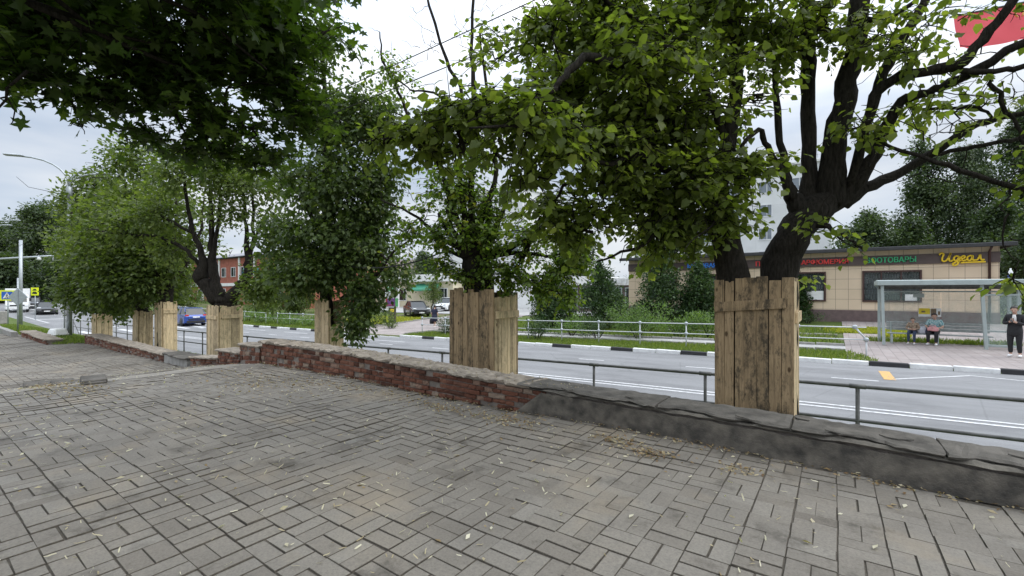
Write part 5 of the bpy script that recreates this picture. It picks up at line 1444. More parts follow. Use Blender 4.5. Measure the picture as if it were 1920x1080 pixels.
far_tree('park_tree', 'rounded mid green tree left of the gap of sky above the shop roof', gp(1625, 44), 9.0, 4.6, 1000, 'far_leaves', size=.26, seed=1, group=BK, low=.1)
far_tree('park_tree', 'dark tall tree with a slanting crown above the shop lettering', gp(1735, 47), 16.5, 4.0, 1000, 'far_leaves', size=.28, seed=2, group=BK, low=.1)
far_tree('birch_tree', 'weeping birch with hanging grey green curtains above the yellow script sign', gp(1822, 45), 17, 3.9, 1500, 'far_leaves', 'birch_bark', .22, 3, .05, BK, weep=True)
far_tree('park_tree', 'tall dark tree at the right edge behind the shelter', gp(1925, 44), 18, 4.8, 1200, 'far_leaves', size=.28, seed=4, group=BK, low=.02)
far_tree('park_tree', 'low dark tree filling the roof line between script sign and right edge', gp(1870, 40), 8.5, 4, 800, 'far_leaves', size=.26, seed=5, group=BK, low=.02)
far_tree('park_tree', 'small dark tree just above the shop roof under the dark one', gp(1700, 41), 7.6, 3.2, 700, 'far_leaves', size=.24, seed=6, group=BK, low=.02)
far_tree('park_tree', 'dark tree above the left end of the shop roof', gp(1245, 50), 11, 4.8, 900, 'far_leaves', size=.28, seed=7, group=BK, low=.02)
far_tree('park_tree', 'green tree behind the flower pavilion', gp(1080, 60), 10.5, 4.8, 800, 'far_leaves', size=.3, seed=8, low=.02)
far_tree('park_tree', 'bushy tree in front of the tall plain block beyond the driveway', gp(797, 66), 7.6, 3.0, 600, 'far_leaves', size=.28, seed=9, low=.1)
far_tree('park_tree', 'dark low tree close behind the shelter at the right edge', gp(1930, 27), 5.5, 1.7, 500, 'far_leaves', size=.16, seed=10, low=.05)
LK = 'trees lining the bend at far left'
for i, (px, d, h, r) in enumerate([(-20, 96, 16, 8), (25, 104, 17, 8), (62, 92, 18, 7), (100, 100, 19, 8), (140, 92, 18, 8), (180, 100, 18, 8), (225, 90, 15, 7), (270, 84, 12, 6), (10, 72, 7.5, 5), (130, 78, 9, 5)]):
    lab = ['roundish tree cut by the left edge of the bend', 'tree behind the signal mast at the bend', 'tallest tree left of the lamp at the bend', 'dark tree over the yellow sign at the bend', 'tree right behind the tall lamp post at the bend', 'tree behind the leafy crown right of the lamp',
           'paler tree far behind the boxed row', 'lowest tree far behind the leaning box', 'low shrubby tree above the white truck', 'low shrubby tree above the oncoming black car'][i]
    far_tree('roadside_tree', lab, gp(px, d), h, r, 620, 'far_leaves', size=.5, seed=20 + i, low=.0, group=LK)
for i, (px, d, h, r, lab) in enumerate([(335, 60, 6, 3.4, 'round green tree behind the blue car'), (500, 52, 5, 2.6, 'bushy green tree behind the pale railing'), (560, 54, 5.4, 2.4, 'green tree before the red brick shop')]):
    far_tree('small_tree', lab, gp(px, d), h, r, 420, 'ash_leaves', size=.22, seed=40 + i, low=.02)
far_tree('sapling', 'thin young tree by the parked black car', gp(812, 42), 3.6, .95, 150, 'ash_leaves', 'grey_bark', .12, 51, .35)

def conifer(label, base, h, r, seed):
    T = Tree('conifer', label, base, 'conifers on the lawn before the shop')
    x, y, z = base; T.limb([(x, y, z - .2, .07), (x, y, z + h * .5, .05), (x, y, z + h * .95, .015)], 6)
    q = random.Random(seed)
    for i in range(11):
        t = i / 10; rr = r * (1 - t) ** .55 * q.uniform(.85, 1.1) + .08
        T.blob((x + q.uniform(-.1, .1) * r, y, z + h * (.1 + .85 * t)), (rr, rr, h * .085), int(40 + 130 * (rr / r) ** 1.6), .18, 8, .28, seed * 50 + i, thr=-.6, br=0, twigs=0, droop=-.25, shell=4, bright=q.uniform(.4, .6))
    T.done(RHOMB, M['conifer_leaves'], M['dark_bark'])
conifer('leftmost conifer, next to the white building door', gp(1035, 31, .05), 4.1, 1.6, 1)
conifer('broad dark conifer in front of the flower pavilion', gp(1128, 30, .05), 4.2, 1.9, 2)
conifer('tallest conifer, before the left end of the shop', gp(1238, 30, .05), 5.0, 2.0, 3)
conifer('conifer just left of the largest board box', gp(1312, 29, .05), 3.9, 1.4, 4)
conifer('narrow conifer at the right side of the largest board box', gp(1500, 28.5, .05), 3.3, .75, 5)

def shrub(label, base, rx, rz, n, m, seed, size=.11, name='shrub', ry=None, group='shrubs on the verge opposite'):
    T = Tree(name, label, base, group, cat='shrub'); x, y, z = base; q = random.Random(seed)
    for k in range(7):
        a = k * .9; T.limb([(x, y, z - .1, .02), (x + rx * .4 * math.cos(a), y + .3 * math.sin(a), z + rz * .8, .012), (x + rx * .7 * math.cos(a), y + .5 * math.sin(a), z + rz * 1.4, .004)], 4, seed=k)
    for k in range(5):
        c = (x + rx * q.uniform(-.6, .6), y + q.uniform(-.3, .3), z + rz * q.uniform(.55, 1.15))
        T.blob(c, (rx * .6, (ry or rx) * .6, rz * .62), n // 5, size, 8, .22, seed * 40 + k, thr=-.6, br=0, twigs=.1, droop=-.35, shell=3, bright=q.uniform(.4, .65))
    T.done(OVAL, M[m], M['dark_bark'], crown='foliage', trunk='stems')
shrub('low dark round shrub behind the left end of the long white railing', gp(1008, 24.5), 1.15, .7, 190, 'conifer_leaves', 61)
shrub('large pale green shrub behind the middle of the white railing', gp(1195, 23.6), 1.7, 1.15, 520, 'shrub_leaves', 62)
shrub('dark spreading shrub at the foot of the pale green one', gp(1120, 23.7), 1.1, .65, 190, 'conifer_leaves', 63)
shrub('pale shrub touching the left side of the largest box', gp(1330, 22.9), .95, .9, 190, 'shrub_leaves', 64)
shrub('small shrub by the railing end at the driveway', gp(836, 29), 1.0, .65, 160, 'conifer_leaves', 65)
shrub('low shrub between two conifers behind the railing', gp(1072, 26), 1.3, .7, 190, 'shrub_leaves', 66)
shrub('creeping dark shrub at the corner of the shop pavement', gp(1515, 27), .9, .35, 100, 'conifer_leaves', 67)
shrub('pale green shrub beside the spreading dark one, behind the third railing post', gp(1268, 24.2), .9, .6, 180, 'shrub_leaves', 90)
shrub('bright shrub at the foot of the tallest conifer', gp(1215, 26.5), 1.2, .6, 180, 'shrub_leaves', 91)
shrub('bright shrub between the two left conifers', gp(1082, 28.5), .9, .7, 150, 'shrub_leaves', 92)
shrub('pale shrub under the conifer nearest the largest box', gp(1302, 26), .9, .7, 150, 'shrub_leaves', 93)
shrub('green shrub before the pylon sign', gp(700, 37), 2.2, .75, 170, 'ash_leaves', 68, .15)
shrub('shrub under the yellow sticker of the pylon', gp(732, 34), .7, .5, 80, 'ash_leaves', 74, .13)
for i, px in enumerate((465, 492, 520, 548, 578)):
    shrub(['first', 'second', 'third', 'fourth', 'last'][i] + ' bush from the left of the hedge behind the pale railing', gp(px, 44 - i * 1.6), 1.6, .7, 130, 'shrub_leaves', 80 + i, .15, 'hedge_bush', group='hedge behind the pale railing')

# ------------------------------------------------------------------ grass
leafmat('grass_blades', [(0, (.07, .11, .022)), (.5, (.145, .20, .05)), (1, (.30, .31, .11))], .45)
leafmat('yellow_flowers', [(0, (.20, .24, .05)), (.5, (.36, .36, .06)), (1, (.55, .50, .10))], .4)
def grass(name, n, fx, zf, h, w, seed, m='grass_blades', dense=None):
    r = np.random.RandomState(seed); P = []
    while len(P) < n:
        x, y = fx(r)
        if dense and r.uniform() > dense(x, y): continue
        P.append((x, y, zf(x, y)))
    P = np.array(P); n = len(P)
    D = np.zeros((n, 3)); D[:, 2] = 1; D[:, :2] = r.normal(0, .42, (n, 2)); N = r.normal(size=(n, 3)); N[:, 2] *= .2
    tpl = (np.array([(0, -w / h, 0), (0, w / h, 0), (.6, w / h * .7, .05), (1, 0, .18), (.6, -w / h * .7, .05)]), [np.array([(0, 1, 2, 3, 4)])])
    o = leaf_object(name, P, D, N, h * r.uniform(.45, 1.3, n), tpl, np.clip(r.normal(.5, .2, n), 0, 1), M[m])
    o['kind'] = 'stuff'; return o
def isle(r):
    while True:
        x, y = r.uniform(-22.2, 1.2), r.uniform(19.0, 21.6)
        if x < 1.3 + (y - 19) * -.3 or (y < 20.6 and x < .9): return x, y
grass('verge_grass', 22000, isle, gz, .13, .011, 1)
grass('verge_grass', 14000, lambda r: (r.uniform(-62, -31), r.uniform(19.0, 22.5)), gz, .2, .022, 2)
grass('lawn_grass', 12000, lambda r: (r.uniform(-22, .2), r.uniform(23.6, 30)), gz, .2, .022, 3)
grass('terrace_grass', 15000, lambda r: (r.uniform(-38, -21.7), r.uniform(3.5, 6.2)), gz, .10, .012, 4, dense=lambda x, y: 1 if y > 3.2 - (x + 27) * .03 or x > -27 and y > 3.85 else 0)
grass('bank_grass', 6000, lambda r: (r.uniform(-21.5, -9), r.uniform(4.7, 7.6)), gz, .17, .011, 5)
grass('bank_grass', 2500, lambda r: (r.uniform(-9, 4), r.uniform(4.75, 7.6)), gz, .13, .008, 6, dense=lambda x, y: .6)
grass('flower_bed', 7000, lambda r: (r.uniform(-40, -31.0), r.uniform(23.5, 30)), gz, .2, .03, 7, 'yellow_flowers')
grass('flower_bed', 3500, lambda r: (r.uniform(-.4, 2.0), r.uniform(28.4, 30.4)), gz, .14, .02, 8, 'yellow_flowers')
grass('flower_bed', 2500, lambda r: (r.uniform(1.9, 2.9), r.uniform(27.3, 29.5)), gz, .16, .02, 10, 'yellow_flowers')
grass('shelter_weeds', 1800, lambda r: (r.uniform(1.2, 6.0), r.uniform(25.75, 26.5)), gz, .22, .012, 9)

# ------------------------------------------------------------------ litter on the paving
leafmat('dry_bracts', [(0, (.16, .09, .045)), (.3, (.28, .20, .10)), (.6, (.46, .41, .29)), (.93, (.66, .62, .50)), (1, (.62, .50, .10))], .2)
def litter(name, pts, size, seed, lo=0, hi=1, tpl=None):
    r = np.random.RandomState(seed); P = np.array(pts); n = len(P)
    D = r.normal(size=(n, 3)); D[:, 2] *= .22; N = np.zeros((n, 3)); N[:, 2] = 1; N += r.normal(0, .45, (n, 3))
    o = leaf_object(name, P, D, N, size * r.uniform(.5, 1.4, n), tpl, r.uniform(lo, hi, n), M['dry_bracts']); o['kind'] = 'stuff'; return o
BRACT = (np.array([(0, -.07, 0), (0, .07, 0), (.35, .1, .05), (.35, -.1, .05), (.7, .09, .03), (.7, -.09, .03), (1, .05, .14), (1, -.05, .14)]), [np.array([(0, 3, 2, 1), (3, 5, 4, 2), (5, 7, 6, 4)])])
r = np.random.RandomState(5); pts = []
while len(pts) < 2300:
    x, y = r.uniform(-13, 4.5), r.uniform(-2, 4.15)
    dn = .35 + .65 * (gapnoise(np.array([[x, y, 0]]), 4, 1.3)[0] > .0)
    if x > 0: dn *= .45
    if x > -1.5 and y < 2.6: dn *= .6
    if r.uniform() < dn: pts.append((x, y, tz(x) + wob(x, y) + .008 + r.uniform(0, .006)))
litter('fallen_bracts', pts, .036, 6, .40, .9, BRACT)
pts = []
def pile(px, py, n, sx, sy, h):
    c = atz(px, py, 0)
    for _ in range(n):
        x, y = r.normal(c.x, sx), min(4.16, r.normal(c.y, sy))
        pts.append((x, y, tz(x) + wob(x, y) + .008 + abs(r.normal(0, h))))
for a in ((825, 762, 170, .2, .09, .012), (940, 785, 260, .32, .10, .014), (1150, 826, 110, .13, .05, .01), (1215, 852, 170, .13, .07, .014), (1385, 882, 60, .09, .05, .008), (1290, 838, 30, .2, .05, .006), (620, 722, 160, .5, .12, .01),
          (500, 712, 260, .8, .2, .01), (450, 722, 160, .7, .25, .01), (105, 728, 330, .5, .15, .02), (165, 730, 120, .25, .1, .016), (1640, 900, 40, .2, .05, .006), (730, 738, 90, .5, .06, .008)):
    pile(*a)
litter('leaf_litter', pts, .036, 7, .0, .55, OVAL)
pts = []
for _ in range(420):
    x, y = r.uniform(-10, 4.5), r.uniform(-1, 4.1); pts.append((x, y, tz(x) + wob(x, y) + .01))
litter('fallen_leaves', pts, .04, 8, .2, .95, OVAL)
pts = []
for _ in range(900):
    x = r.uniform(-8.8, 5); pts.append((x, 4.19 - abs(r.normal(0, .05)), tz(x) + wob(x, 4.1) + .008 + abs(r.normal(0, .006))))
litter('wall_foot_litter', pts, .03, 9, 0, .6, OVAL)
pts = []
for _ in range(500):
    x = r.uniform(-8.8, -2.2); pts.append((x, r.uniform(4.2, 4.62), wt(x) + .006))
litter('coping_litter', pts, .025, 10, .1, .8, OVAL)
# ------------------------------------------------------------------ people
mat('skin', (.50, .31, .23), .55, 0, .05, 8); mat('hair_dark', (.018, .013, .011), .6, 0, .3, 30); mat('hair_brown', (.06, .035, .022), .6, 0, .3, 30)
mat('cloth_black', (.016, .016, .018), .85, 0, .3, 20); mat('cloth_navy', (.018, .02, .045), .85, 0, .25, 20); mat('denim', (.03, .045, .085), .85, 0, .3, 25)
mat('cloth_white', (.68, .67, .65), .8, 0, .08, 12); mat('shoe_white', (.72, .72, .72), .6); mat('pink_bag', (.62, .30, .30), .6, 0, .12, 8); mat('mouth_red', (.32, .09, .08), .5)
mat('bag_grey', (.42, .43, .47), .7, 0, .3, 9); mat('phone_black', (.01, .01, .012), .2)
def spotted(name, a, b, sc, thr=.5):
    t = NT(name); v = t.coord(); vo = t.n('ShaderNodeTexVoronoi'); vo.inputs['Scale'].default_value = sc; t.l(v, vo.inputs['Vector'])
    t.base(t.mix(t.ramp(vo.outputs['Distance'], [(thr - .05, (0, 0, 0)), (thr + .05, (1, 1, 1))]), a, b)); t.b.inputs['Roughness'].default_value = .85; M[name] = t.m
spotted('teal_dots', (.50, .60, .60), (.16, .32, .34), 26, .42); spotted('brown_plaid', (.16, .10, .07), (.36, .28, .20), 24, .5)

def skinned(name, chains, m, parent, levels=2, root=(0, 0)):
    """chains: lists of (x,y,z,r) sharing joints by exact coordinates; one continuous skin surface"""
    key, V, Rr, E = {}, [], [], []
    def vid(p):
        k = tuple(round(c, 4) for c in p[:3])
        if k not in key:
            key[k] = len(V); V.append(p[:3]); Rr.append(p[3])
        return key[k]
    for ch in chains:
        ids = [vid(p) for p in ch]
        E += [(a, b) for a, b in zip(ids, ids[1:]) if a != b]
    me = bpy.data.meshes.new(name); me.from_pydata(V, E, []); me.materials.append(m)
    o = bpy.data.objects.new(name, me); COL.objects.link(o); o.parent = parent
    md = o.modifiers.new('skin', 'SKIN'); md.use_smooth_shade = True
    if not me.skin_vertices: me.attributes
    sv = me.skin_vertices[0].data
    for i, r in enumerate(Rr):
        r = r if hasattr(r, '__len__') else (r, r)
        sv[i].radius = r
    sv[0].use_root = True
    sb_ = o.modifiers.new('sub', 'SUBSURF'); sb_.levels = levels; sb_.render_levels = levels
    dg = bpy.context.evaluated_depsgraph_get()
    me2 = bpy.data.meshes.new_from_object(o.evaluated_get(dg))
    o.modifiers.clear(); o.data = me2
    if not me2.materials: me2.materials.append(m)
    return o

def hand(wrist, d, side, curl=.5, s=1.0):
    """palm and five finger chains from the wrist along d, thumb towards side"""
    d = Vector(d).normalized(); sd = Vector(side).normalized(); nr = d.cross(sd).normalized(); w = Vector(wrist[:3])
    palm = w + d * .05 * s
    ch = [[wrist, (*palm, .026 * s)]]
    for i, (o, l) in enumerate(((-.028, .058), (-.010, .072), (.010, .078), (.028, .07))):
        b = palm + d * .035 * s + sd * o * s
        m1 = b + (d * (1 - curl * .4) + nr * curl * .6) * l * .5 * s
        tp = m1 + (d * (1 - curl) + nr * curl) * l * .5 * s
        ch.append([(*palm, .026 * s), (*b, .010 * s), (*m1, .0085 * s), (*tp, .007 * s)])
    b = w + d * .025 * s + sd * .032 * s
    ch.append([(*palm, .026 * s), (*b, .011 * s), (*(b + (d * .8 + sd * .55) * .035 * s), .009 * s), (*(b + (d * 1.0 + sd * .25) * .062 * s), .0075 * s)])
    return ch

def person(label, loc, rz, J, mats, s=1.0, hair='hair_dark', longhair=False, cap=None, group='people at the stop'):
    """J: joints in metres, person faces -y"""
    t = thing('person', label, 'person', loc, rz, group)
    P = lambda k, r: (*[c * s for c in J[k]], r * s if not hasattr(r, '__len__') else tuple(x * s for x in r))
    pel, wai, che, nek = P('pelvis', (.15, .115)), P('waist', (.135, .105)), P('chest', (.15, .11)), P('neck', .046)
    hd = Vector(J['head']) * s; f = Vector(J.get('face', (0, -1, 0))).normalized()
    h0 = (*(hd + Vector((0, 0, -.055 * s)) + f * .022 * s), (.054 * s, .06 * s)); h1 = (*hd, .088 * s); h2 = (*(hd + Vector((0, 0, .075 * s)) - f * .012 * s), .07 * s)
    body = [[pel, wai, che, nek, h0, h1, h2]]
    sx = Vector((f.y, -f.x, 0)).normalized() if abs(f.z) < .95 else Vector((1, 0, 0))
    legs, arms = [], []
    for q in 'LR':
        hip, kne, ank, toe = P('hip' + q, .088), P('knee' + q, .054), P('ankle' + q, .038), P('toe' + q, .03)
        body.append([pel, hip, kne, ank, toe]); legs.append([pel, hip, kne, ank])
        sh, el, wr = P('shoulder' + q, .062), P('elbow' + q, .043), P('wrist' + q, .029)
        body.append([che, sh, el, wr])
        d = Vector(wr[:3]) - Vector(el[:3])
        body += hand(wr, J.get('handdir' + q, d), J.get('thumb' + q, (0, -1, .3)), J.get('curl', .55), s)
        arms.append([che, sh, el, wr])
    bo = skinned('body', body, M['skin'], t, 3)
    for v in bo.data.vertices:              # nose, chin and eye sockets are pulled out of the same surface
        for (c, rr, am) in ((hd + f * .085 * s - Vector((0, 0, .022 * s)), .020, .024), (hd + f * .08 * s - Vector((0, 0, .088 * s)), .035, .012), (hd + f * .09 * s + sx * .034 * s + Vector((0, 0, .008 * s)), .02, -.008), (hd + f * .09 * s - sx * .034 * s + Vector((0, 0, .008 * s)), .02, -.008)):
            dd = (v.co - c).length / (rr * s)
            if dd < 2: v.co += f * am * s * math.exp(-dd * dd)
    grow = lambda ch, k, cut=None: [(*p[:3], tuple(x + k for x in p[3]) if hasattr(p[3], '__len__') else p[3] + k) for p in ch]
    up = Vector((0, 0, 1))
    # trousers or skirt
    hem = mats.get('hem', .95)
    tr = []
    for l in legs:
        g = grow(l, .020 * s); a, b = Vector(g[2][:3]), Vector(g[3][:3]); e = a.lerp(b, hem)
        tr.append(g[:3] + [(*e, .056 * s)])
    if mats.get('skirt'):
        zk = mats['skirt']; b = MB()
        c = Vector(pel[:3]); b.lathe((c.x, c.y, 0), [(.165 * s, c.z + .10 * s), (.19 * s, c.z), (.205 * s, lerp(c.z, zk, .5)), (.215 * s, zk), (.18 * s, zk + .01)], 16)
        b.build('skirt', M[mats['low']], t)
    else:
        skinned('trousers', [[(pel[0], pel[1], pel[2] + .03 * s, (.19 * s, .15 * s)), tr[0][0]]] + tr, M[mats['low']], t)
    # top
    sl = mats.get('sleeve', .95); tops = [[(pel[0], pel[1], pel[2] + mats.get('tophem', 0) * s, (.205 * s, .16 * s)), *([(*pel[:3], (.205 * s, .155 * s))] if mats.get('tophem', 0) < -.1 else []), *grow([wai, che], .03 * s), (nek[0], nek[1], nek[2] - .035 * s, .06 * s)]]
    for a in arms:
        g = grow(a, .020 * s)
        if sl > .5: tops.append([tops[0][-2], g[1], g[2], (*Vector(g[2][:3]).lerp(Vector(g[3][:3]), (sl - .5) * 2), .048 * s)])
        else: tops.append([tops[0][-2], g[1], (*Vector(g[1][:3]).lerp(Vector(g[2][:3]), sl * 2), .066 * s)])
    skinned('top', tops, M[mats['top']], t)
    for q in 'LR':
        ank, toe = Vector(J['ankle' + q]) * s, Vector(J['toe' + q]) * s
        dd = (toe - ank); dd.z = 0; dd.normalize()
        z0 = ank.z - .075 * s
        skinned('shoe', [[(*(Vector((ank.x, ank.y, z0 + .045 * s)) - dd * .05 * s), .046 * s), (*(Vector((ank.x, ank.y, z0 + .048 * s)) + dd * .05 * s), .048 * s), (*(Vector((ank.x, ank.y, z0 + .035 * s)) + dd * .16 * s), .036 * s)]], M[mats.get('shoe', 'shoe_white')], t)
    # hair, face
    b = MB(); vs, fs = [], []; fh = Vector((f.x, f.y, 0)).normalized(); nu, nv = 20, 12; q = random.Random(3)
    for i in range(nv + 1):
        for k in range(nu):
            th = math.pi * i / nv; a = 2 * math.pi * k / nu
            d = Vector((math.sin(th) * math.cos(a), math.sin(th) * math.sin(a), math.cos(th)))
            front = d.dot(fh); lim = lerp(-.75 if longhair else -.45, .42, min(1, max(0, (front + .02) / .62)))
            if d.z < lim: d.z = lim; d = Vector((d.x * .98, d.y * .98, d.z))
            r = (.104 + .006 * math.sin(a * 5 + th * 3) + (q.uniform(-.002, .002) if 0 < i < nv else 0)) * s
            vs.append(hd + Vector((0, 0, .022 * s)) - fh * .012 * s + Vector((d.x * r * .95, d.y * r * .95, d.z * r * 1.02)))
    for i in range(nv):
        for k in range(nu): fs.append((i * nu + k, i * nu + (k + 1) % nu, (i + 1) * nu + (k + 1) % nu, (i + 1) * nu + k))
    b.add(vs, fs, 0, True); b.build('hair', M[hair], t)
    for k in (-1, 1):
        b = MB(); b.lathe(hd + f * .082 * s + sx * k * .032 * s + Vector((0, 0, .008 * s)), [(.002 * s, -.008 * s), (.011 * s, 0), (.002 * s, .008 * s)], 8); b.build('eye', M['phone_black'], t)
        b = MB(); b.lathe(hd + sx * k * .088 * s - Vector((0, 0, .005 * s)), [(.004 * s, -.028 * s), (.016 * s, 0), (.004 * s, .028 * s)], 8); b.build('ear', M['skin'], t)
    b = MB(); b.tube([hd + f * .078 * s + sx * k * .02 * s + Vector((0, 0, -.058 * s)) for k in (-1, 0, 1)], .006 * s, 6); b.build('mouth', M['mouth_red'], t)
    return t

stand = dict(pelvis=(0, 0, .88), waist=(0, .01, 1.03), chest=(0, .02, 1.22), neck=(0, .01, 1.40), head=(0, -.03, 1.53), face=(0, -1, -.35),
             hipL=(.095, 0, .84), kneeL=(.10, -.02, .47), ankleL=(.11, .02, .085), toeL=(.13, -.11, .03), hipR=(-.095, 0, .84), kneeR=(-.10, -.02, .47), ankleR=(-.10, .02, .085), toeR=(-.12, -.11, .03),
             shoulderL=(.175, .02, 1.32), elbowL=(.21, -.02, 1.06), wristL=(.06, -.22, 1.14), shoulderR=(-.175, .02, 1.32), elbowR=(-.24, -.02, 1.07), wristR=(-.03, -.24, 1.16),
             handdirL=(-.5, -.5, .5), handdirR=(.5, -.45, .5), thumbL=(0, -.2, 1), thumbR=(0, -.2, 1))
pw = atz(1903, 671, -.925)
def face_cam(p): return math.atan2(-p[1], -p[0]) + math.pi / 2
W1 = person('woman in black jacket and leggings looking down at her phone at the right edge', (pw.x, pw.y, gz(pw.x, pw.y) + .012), face_cam(pw) - .25, stand,
            dict(top='cloth_black', low='cloth_black', tophem=-.25, hem=.9), 1.05)
b = MB(); b.box((0, 0, 0), (.075, .012, .15), Matrix.Rotation(R(-35), 3, 'X'), bev=.004); ph = b.build('phone', M['phone_black'])
ph.location = W1.matrix_basis @ Vector((.012, -.31, 1.275)); ph.rotation_euler = W1.rotation_euler; tagit(ph, 'dark phone held at chest height by the standing woman', 'phone')
b = MB(); b.lathe((0, 0, 0), [(.02, 0), (.055, .03), (.05, .16), (.035, .27)], 12); o = b.build('blouse', M['cloth_white'], W1); o.scale = (1, .45, 1); o.location = (.015, -.125, 1.05 * 1.12)

def sitj(hs=.47, lean=.0, hd=(0, -.02)):
    return dict(pelvis=(0, .05, hs + .09), waist=(0, .06 - lean * .3, hs + .25), chest=(0, .05 - lean, hs + .43), neck=(0, .03 - lean * 1.2, hs + .59), head=(hd[0], hd[1] - lean, hs + .72), face=(.35, -1, -.1),
             hipL=(.095, .02, hs + .07), kneeL=(.13, -.36, hs + .03), ankleL=(.13, -.36, .085), toeL=(.15, -.48, .03), hipR=(-.095, .02, hs + .07), kneeR=(-.12, -.36, hs + .03), ankleR=(-.12, -.34, .085), toeR=(-.14, -.47, .03),
             shoulderL=(.18, .05 - lean, hs + .52), elbowL=(.27, -.04, hs + .27), wristL=(.11, -.25, hs + .22), shoulderR=(-.18, .05 - lean, hs + .52), elbowR=(-.27, -.04, hs + .27), wristR=(-.11, -.25, hs + .22),
             handdirL=(-.8, -.3, .0), handdirR=(.8, -.3, .0), thumbL=(0, -.2, 1), thumbR=(0, -.2, 1))
zb_ = BS.location.z
seat_y = BS.location.y + .36
W2 = person('seated woman in teal dotted shirt and black trousers on the shelter bench', (3.42, seat_y - .0, zb_), -.35, sitj(.475), dict(top='teal_dots', low='cloth_black', sleeve=.42), 1.0)
CH = person('child in brown patterned shirt and jeans sitting on the shelter bench', (2.74, seat_y - .05, zb_), -.3, sitj(.60), dict(top='brown_plaid', low='denim', sleeve=.9), .77, hair='hair_brown')
def bag(name, label, loc, size, m, rz=0, cat='bag', seed=1):
    t = thing(name, label, cat, loc, rz)
    w, d, h = size; b = MB(); n = 12; vs = []; fs = []; q = random.Random(seed)
    prof = [(.86, 0), (1.0, .15), (1.02, .45), (.9, .75), (.6, .95), (.35, 1.0)]
    for (r, z) in prof:
        for k in range(n):
            a = 2 * math.pi * k / n; e = .75
            cx, sx = math.cos(a), math.sin(a)
            vs.append((w / 2 * r * math.copysign(abs(cx) ** e, cx) + q.gauss(0, .01), d / 2 * r * math.copysign(abs(sx) ** e, sx) + q.gauss(0, .01), h * z + q.gauss(0, .008)))
    for i in range(len(prof) - 1):
        for k in range(n): fs.append((i * n + k, i * n + (k + 1) % n, (i + 1) * n + (k + 1) % n, (i + 1) * n + k))
    fs.append(tuple(range(n - 1, -1, -1))); fs.append(tuple((len(prof) - 1) * n + k for k in range(n)))
    b.add(vs, fs, 0, True); b.build('pouch', M[m], t)
    b = MB(); b.tube([(w * .3 * math.cos(a), 0, h * .92 + h * .35 * math.sin(a)) for a in [math.pi * k / 10 for k in range(11)]], .012, 6); b.build('handle', M[m], t)
    return t
bag('shopping_bag', 'grey and white plastic bag on the bench between child and woman', (3.03, seat_y - .05, zb_ + .452), (.30, .22, .32), 'bag_grey', .2, seed=3)
bag('handbag', 'dark striped handbag leaning beside the seated woman', (3.2, seat_y - .10, zb_ + .452), (.2, .16, .2), 'cloth_navy', .4, seed=4)
p = W2.matrix_basis @ Vector((0, -.25, .585)); bag('handbag', 'pink handbag on the lap of the seated woman', p, (.34, .12, .2), 'pink_bag', -.35, seed=5)
walk = dict(stand); walk.update(kneeL=(.09, -.16, .48), ankleL=(.09, -.10, .10), toeL=(.10, -.23, .05), kneeR=(-.09, .02, .46), ankleR=(-.09, .24, .12), toeR=(-.09, .13, .04), face=(0, -1, 0), head=(0, -.02, 1.54),
            elbowL=(.24, .03, 1.06), wristL=(.25, -.12, .84), elbowR=(-.24, .02, 1.05), wristR=(-.27, -.03, .80), handdirL=(0, -.3, -1), handdirR=(0, -.1, -1), curl=.8)
wx = aty(815, 600, 24.0)
W3 = person('woman in navy dress walking away up the driveway with a dark bag', (wx.x, wx.y, gz(wx.x, wx.y) + .02), R(200), walk, dict(top='cloth_navy', low='cloth_navy', skirt=.50, sleeve=.4), 1.03, group='walkers')
p = W3.matrix_basis @ Vector((.29, -.13, .30)); bag('carrier_bag', 'black carrier bag hanging from the walking woman hand', p, (.34, .2, .42), 'cloth_black', .5, seed=6)

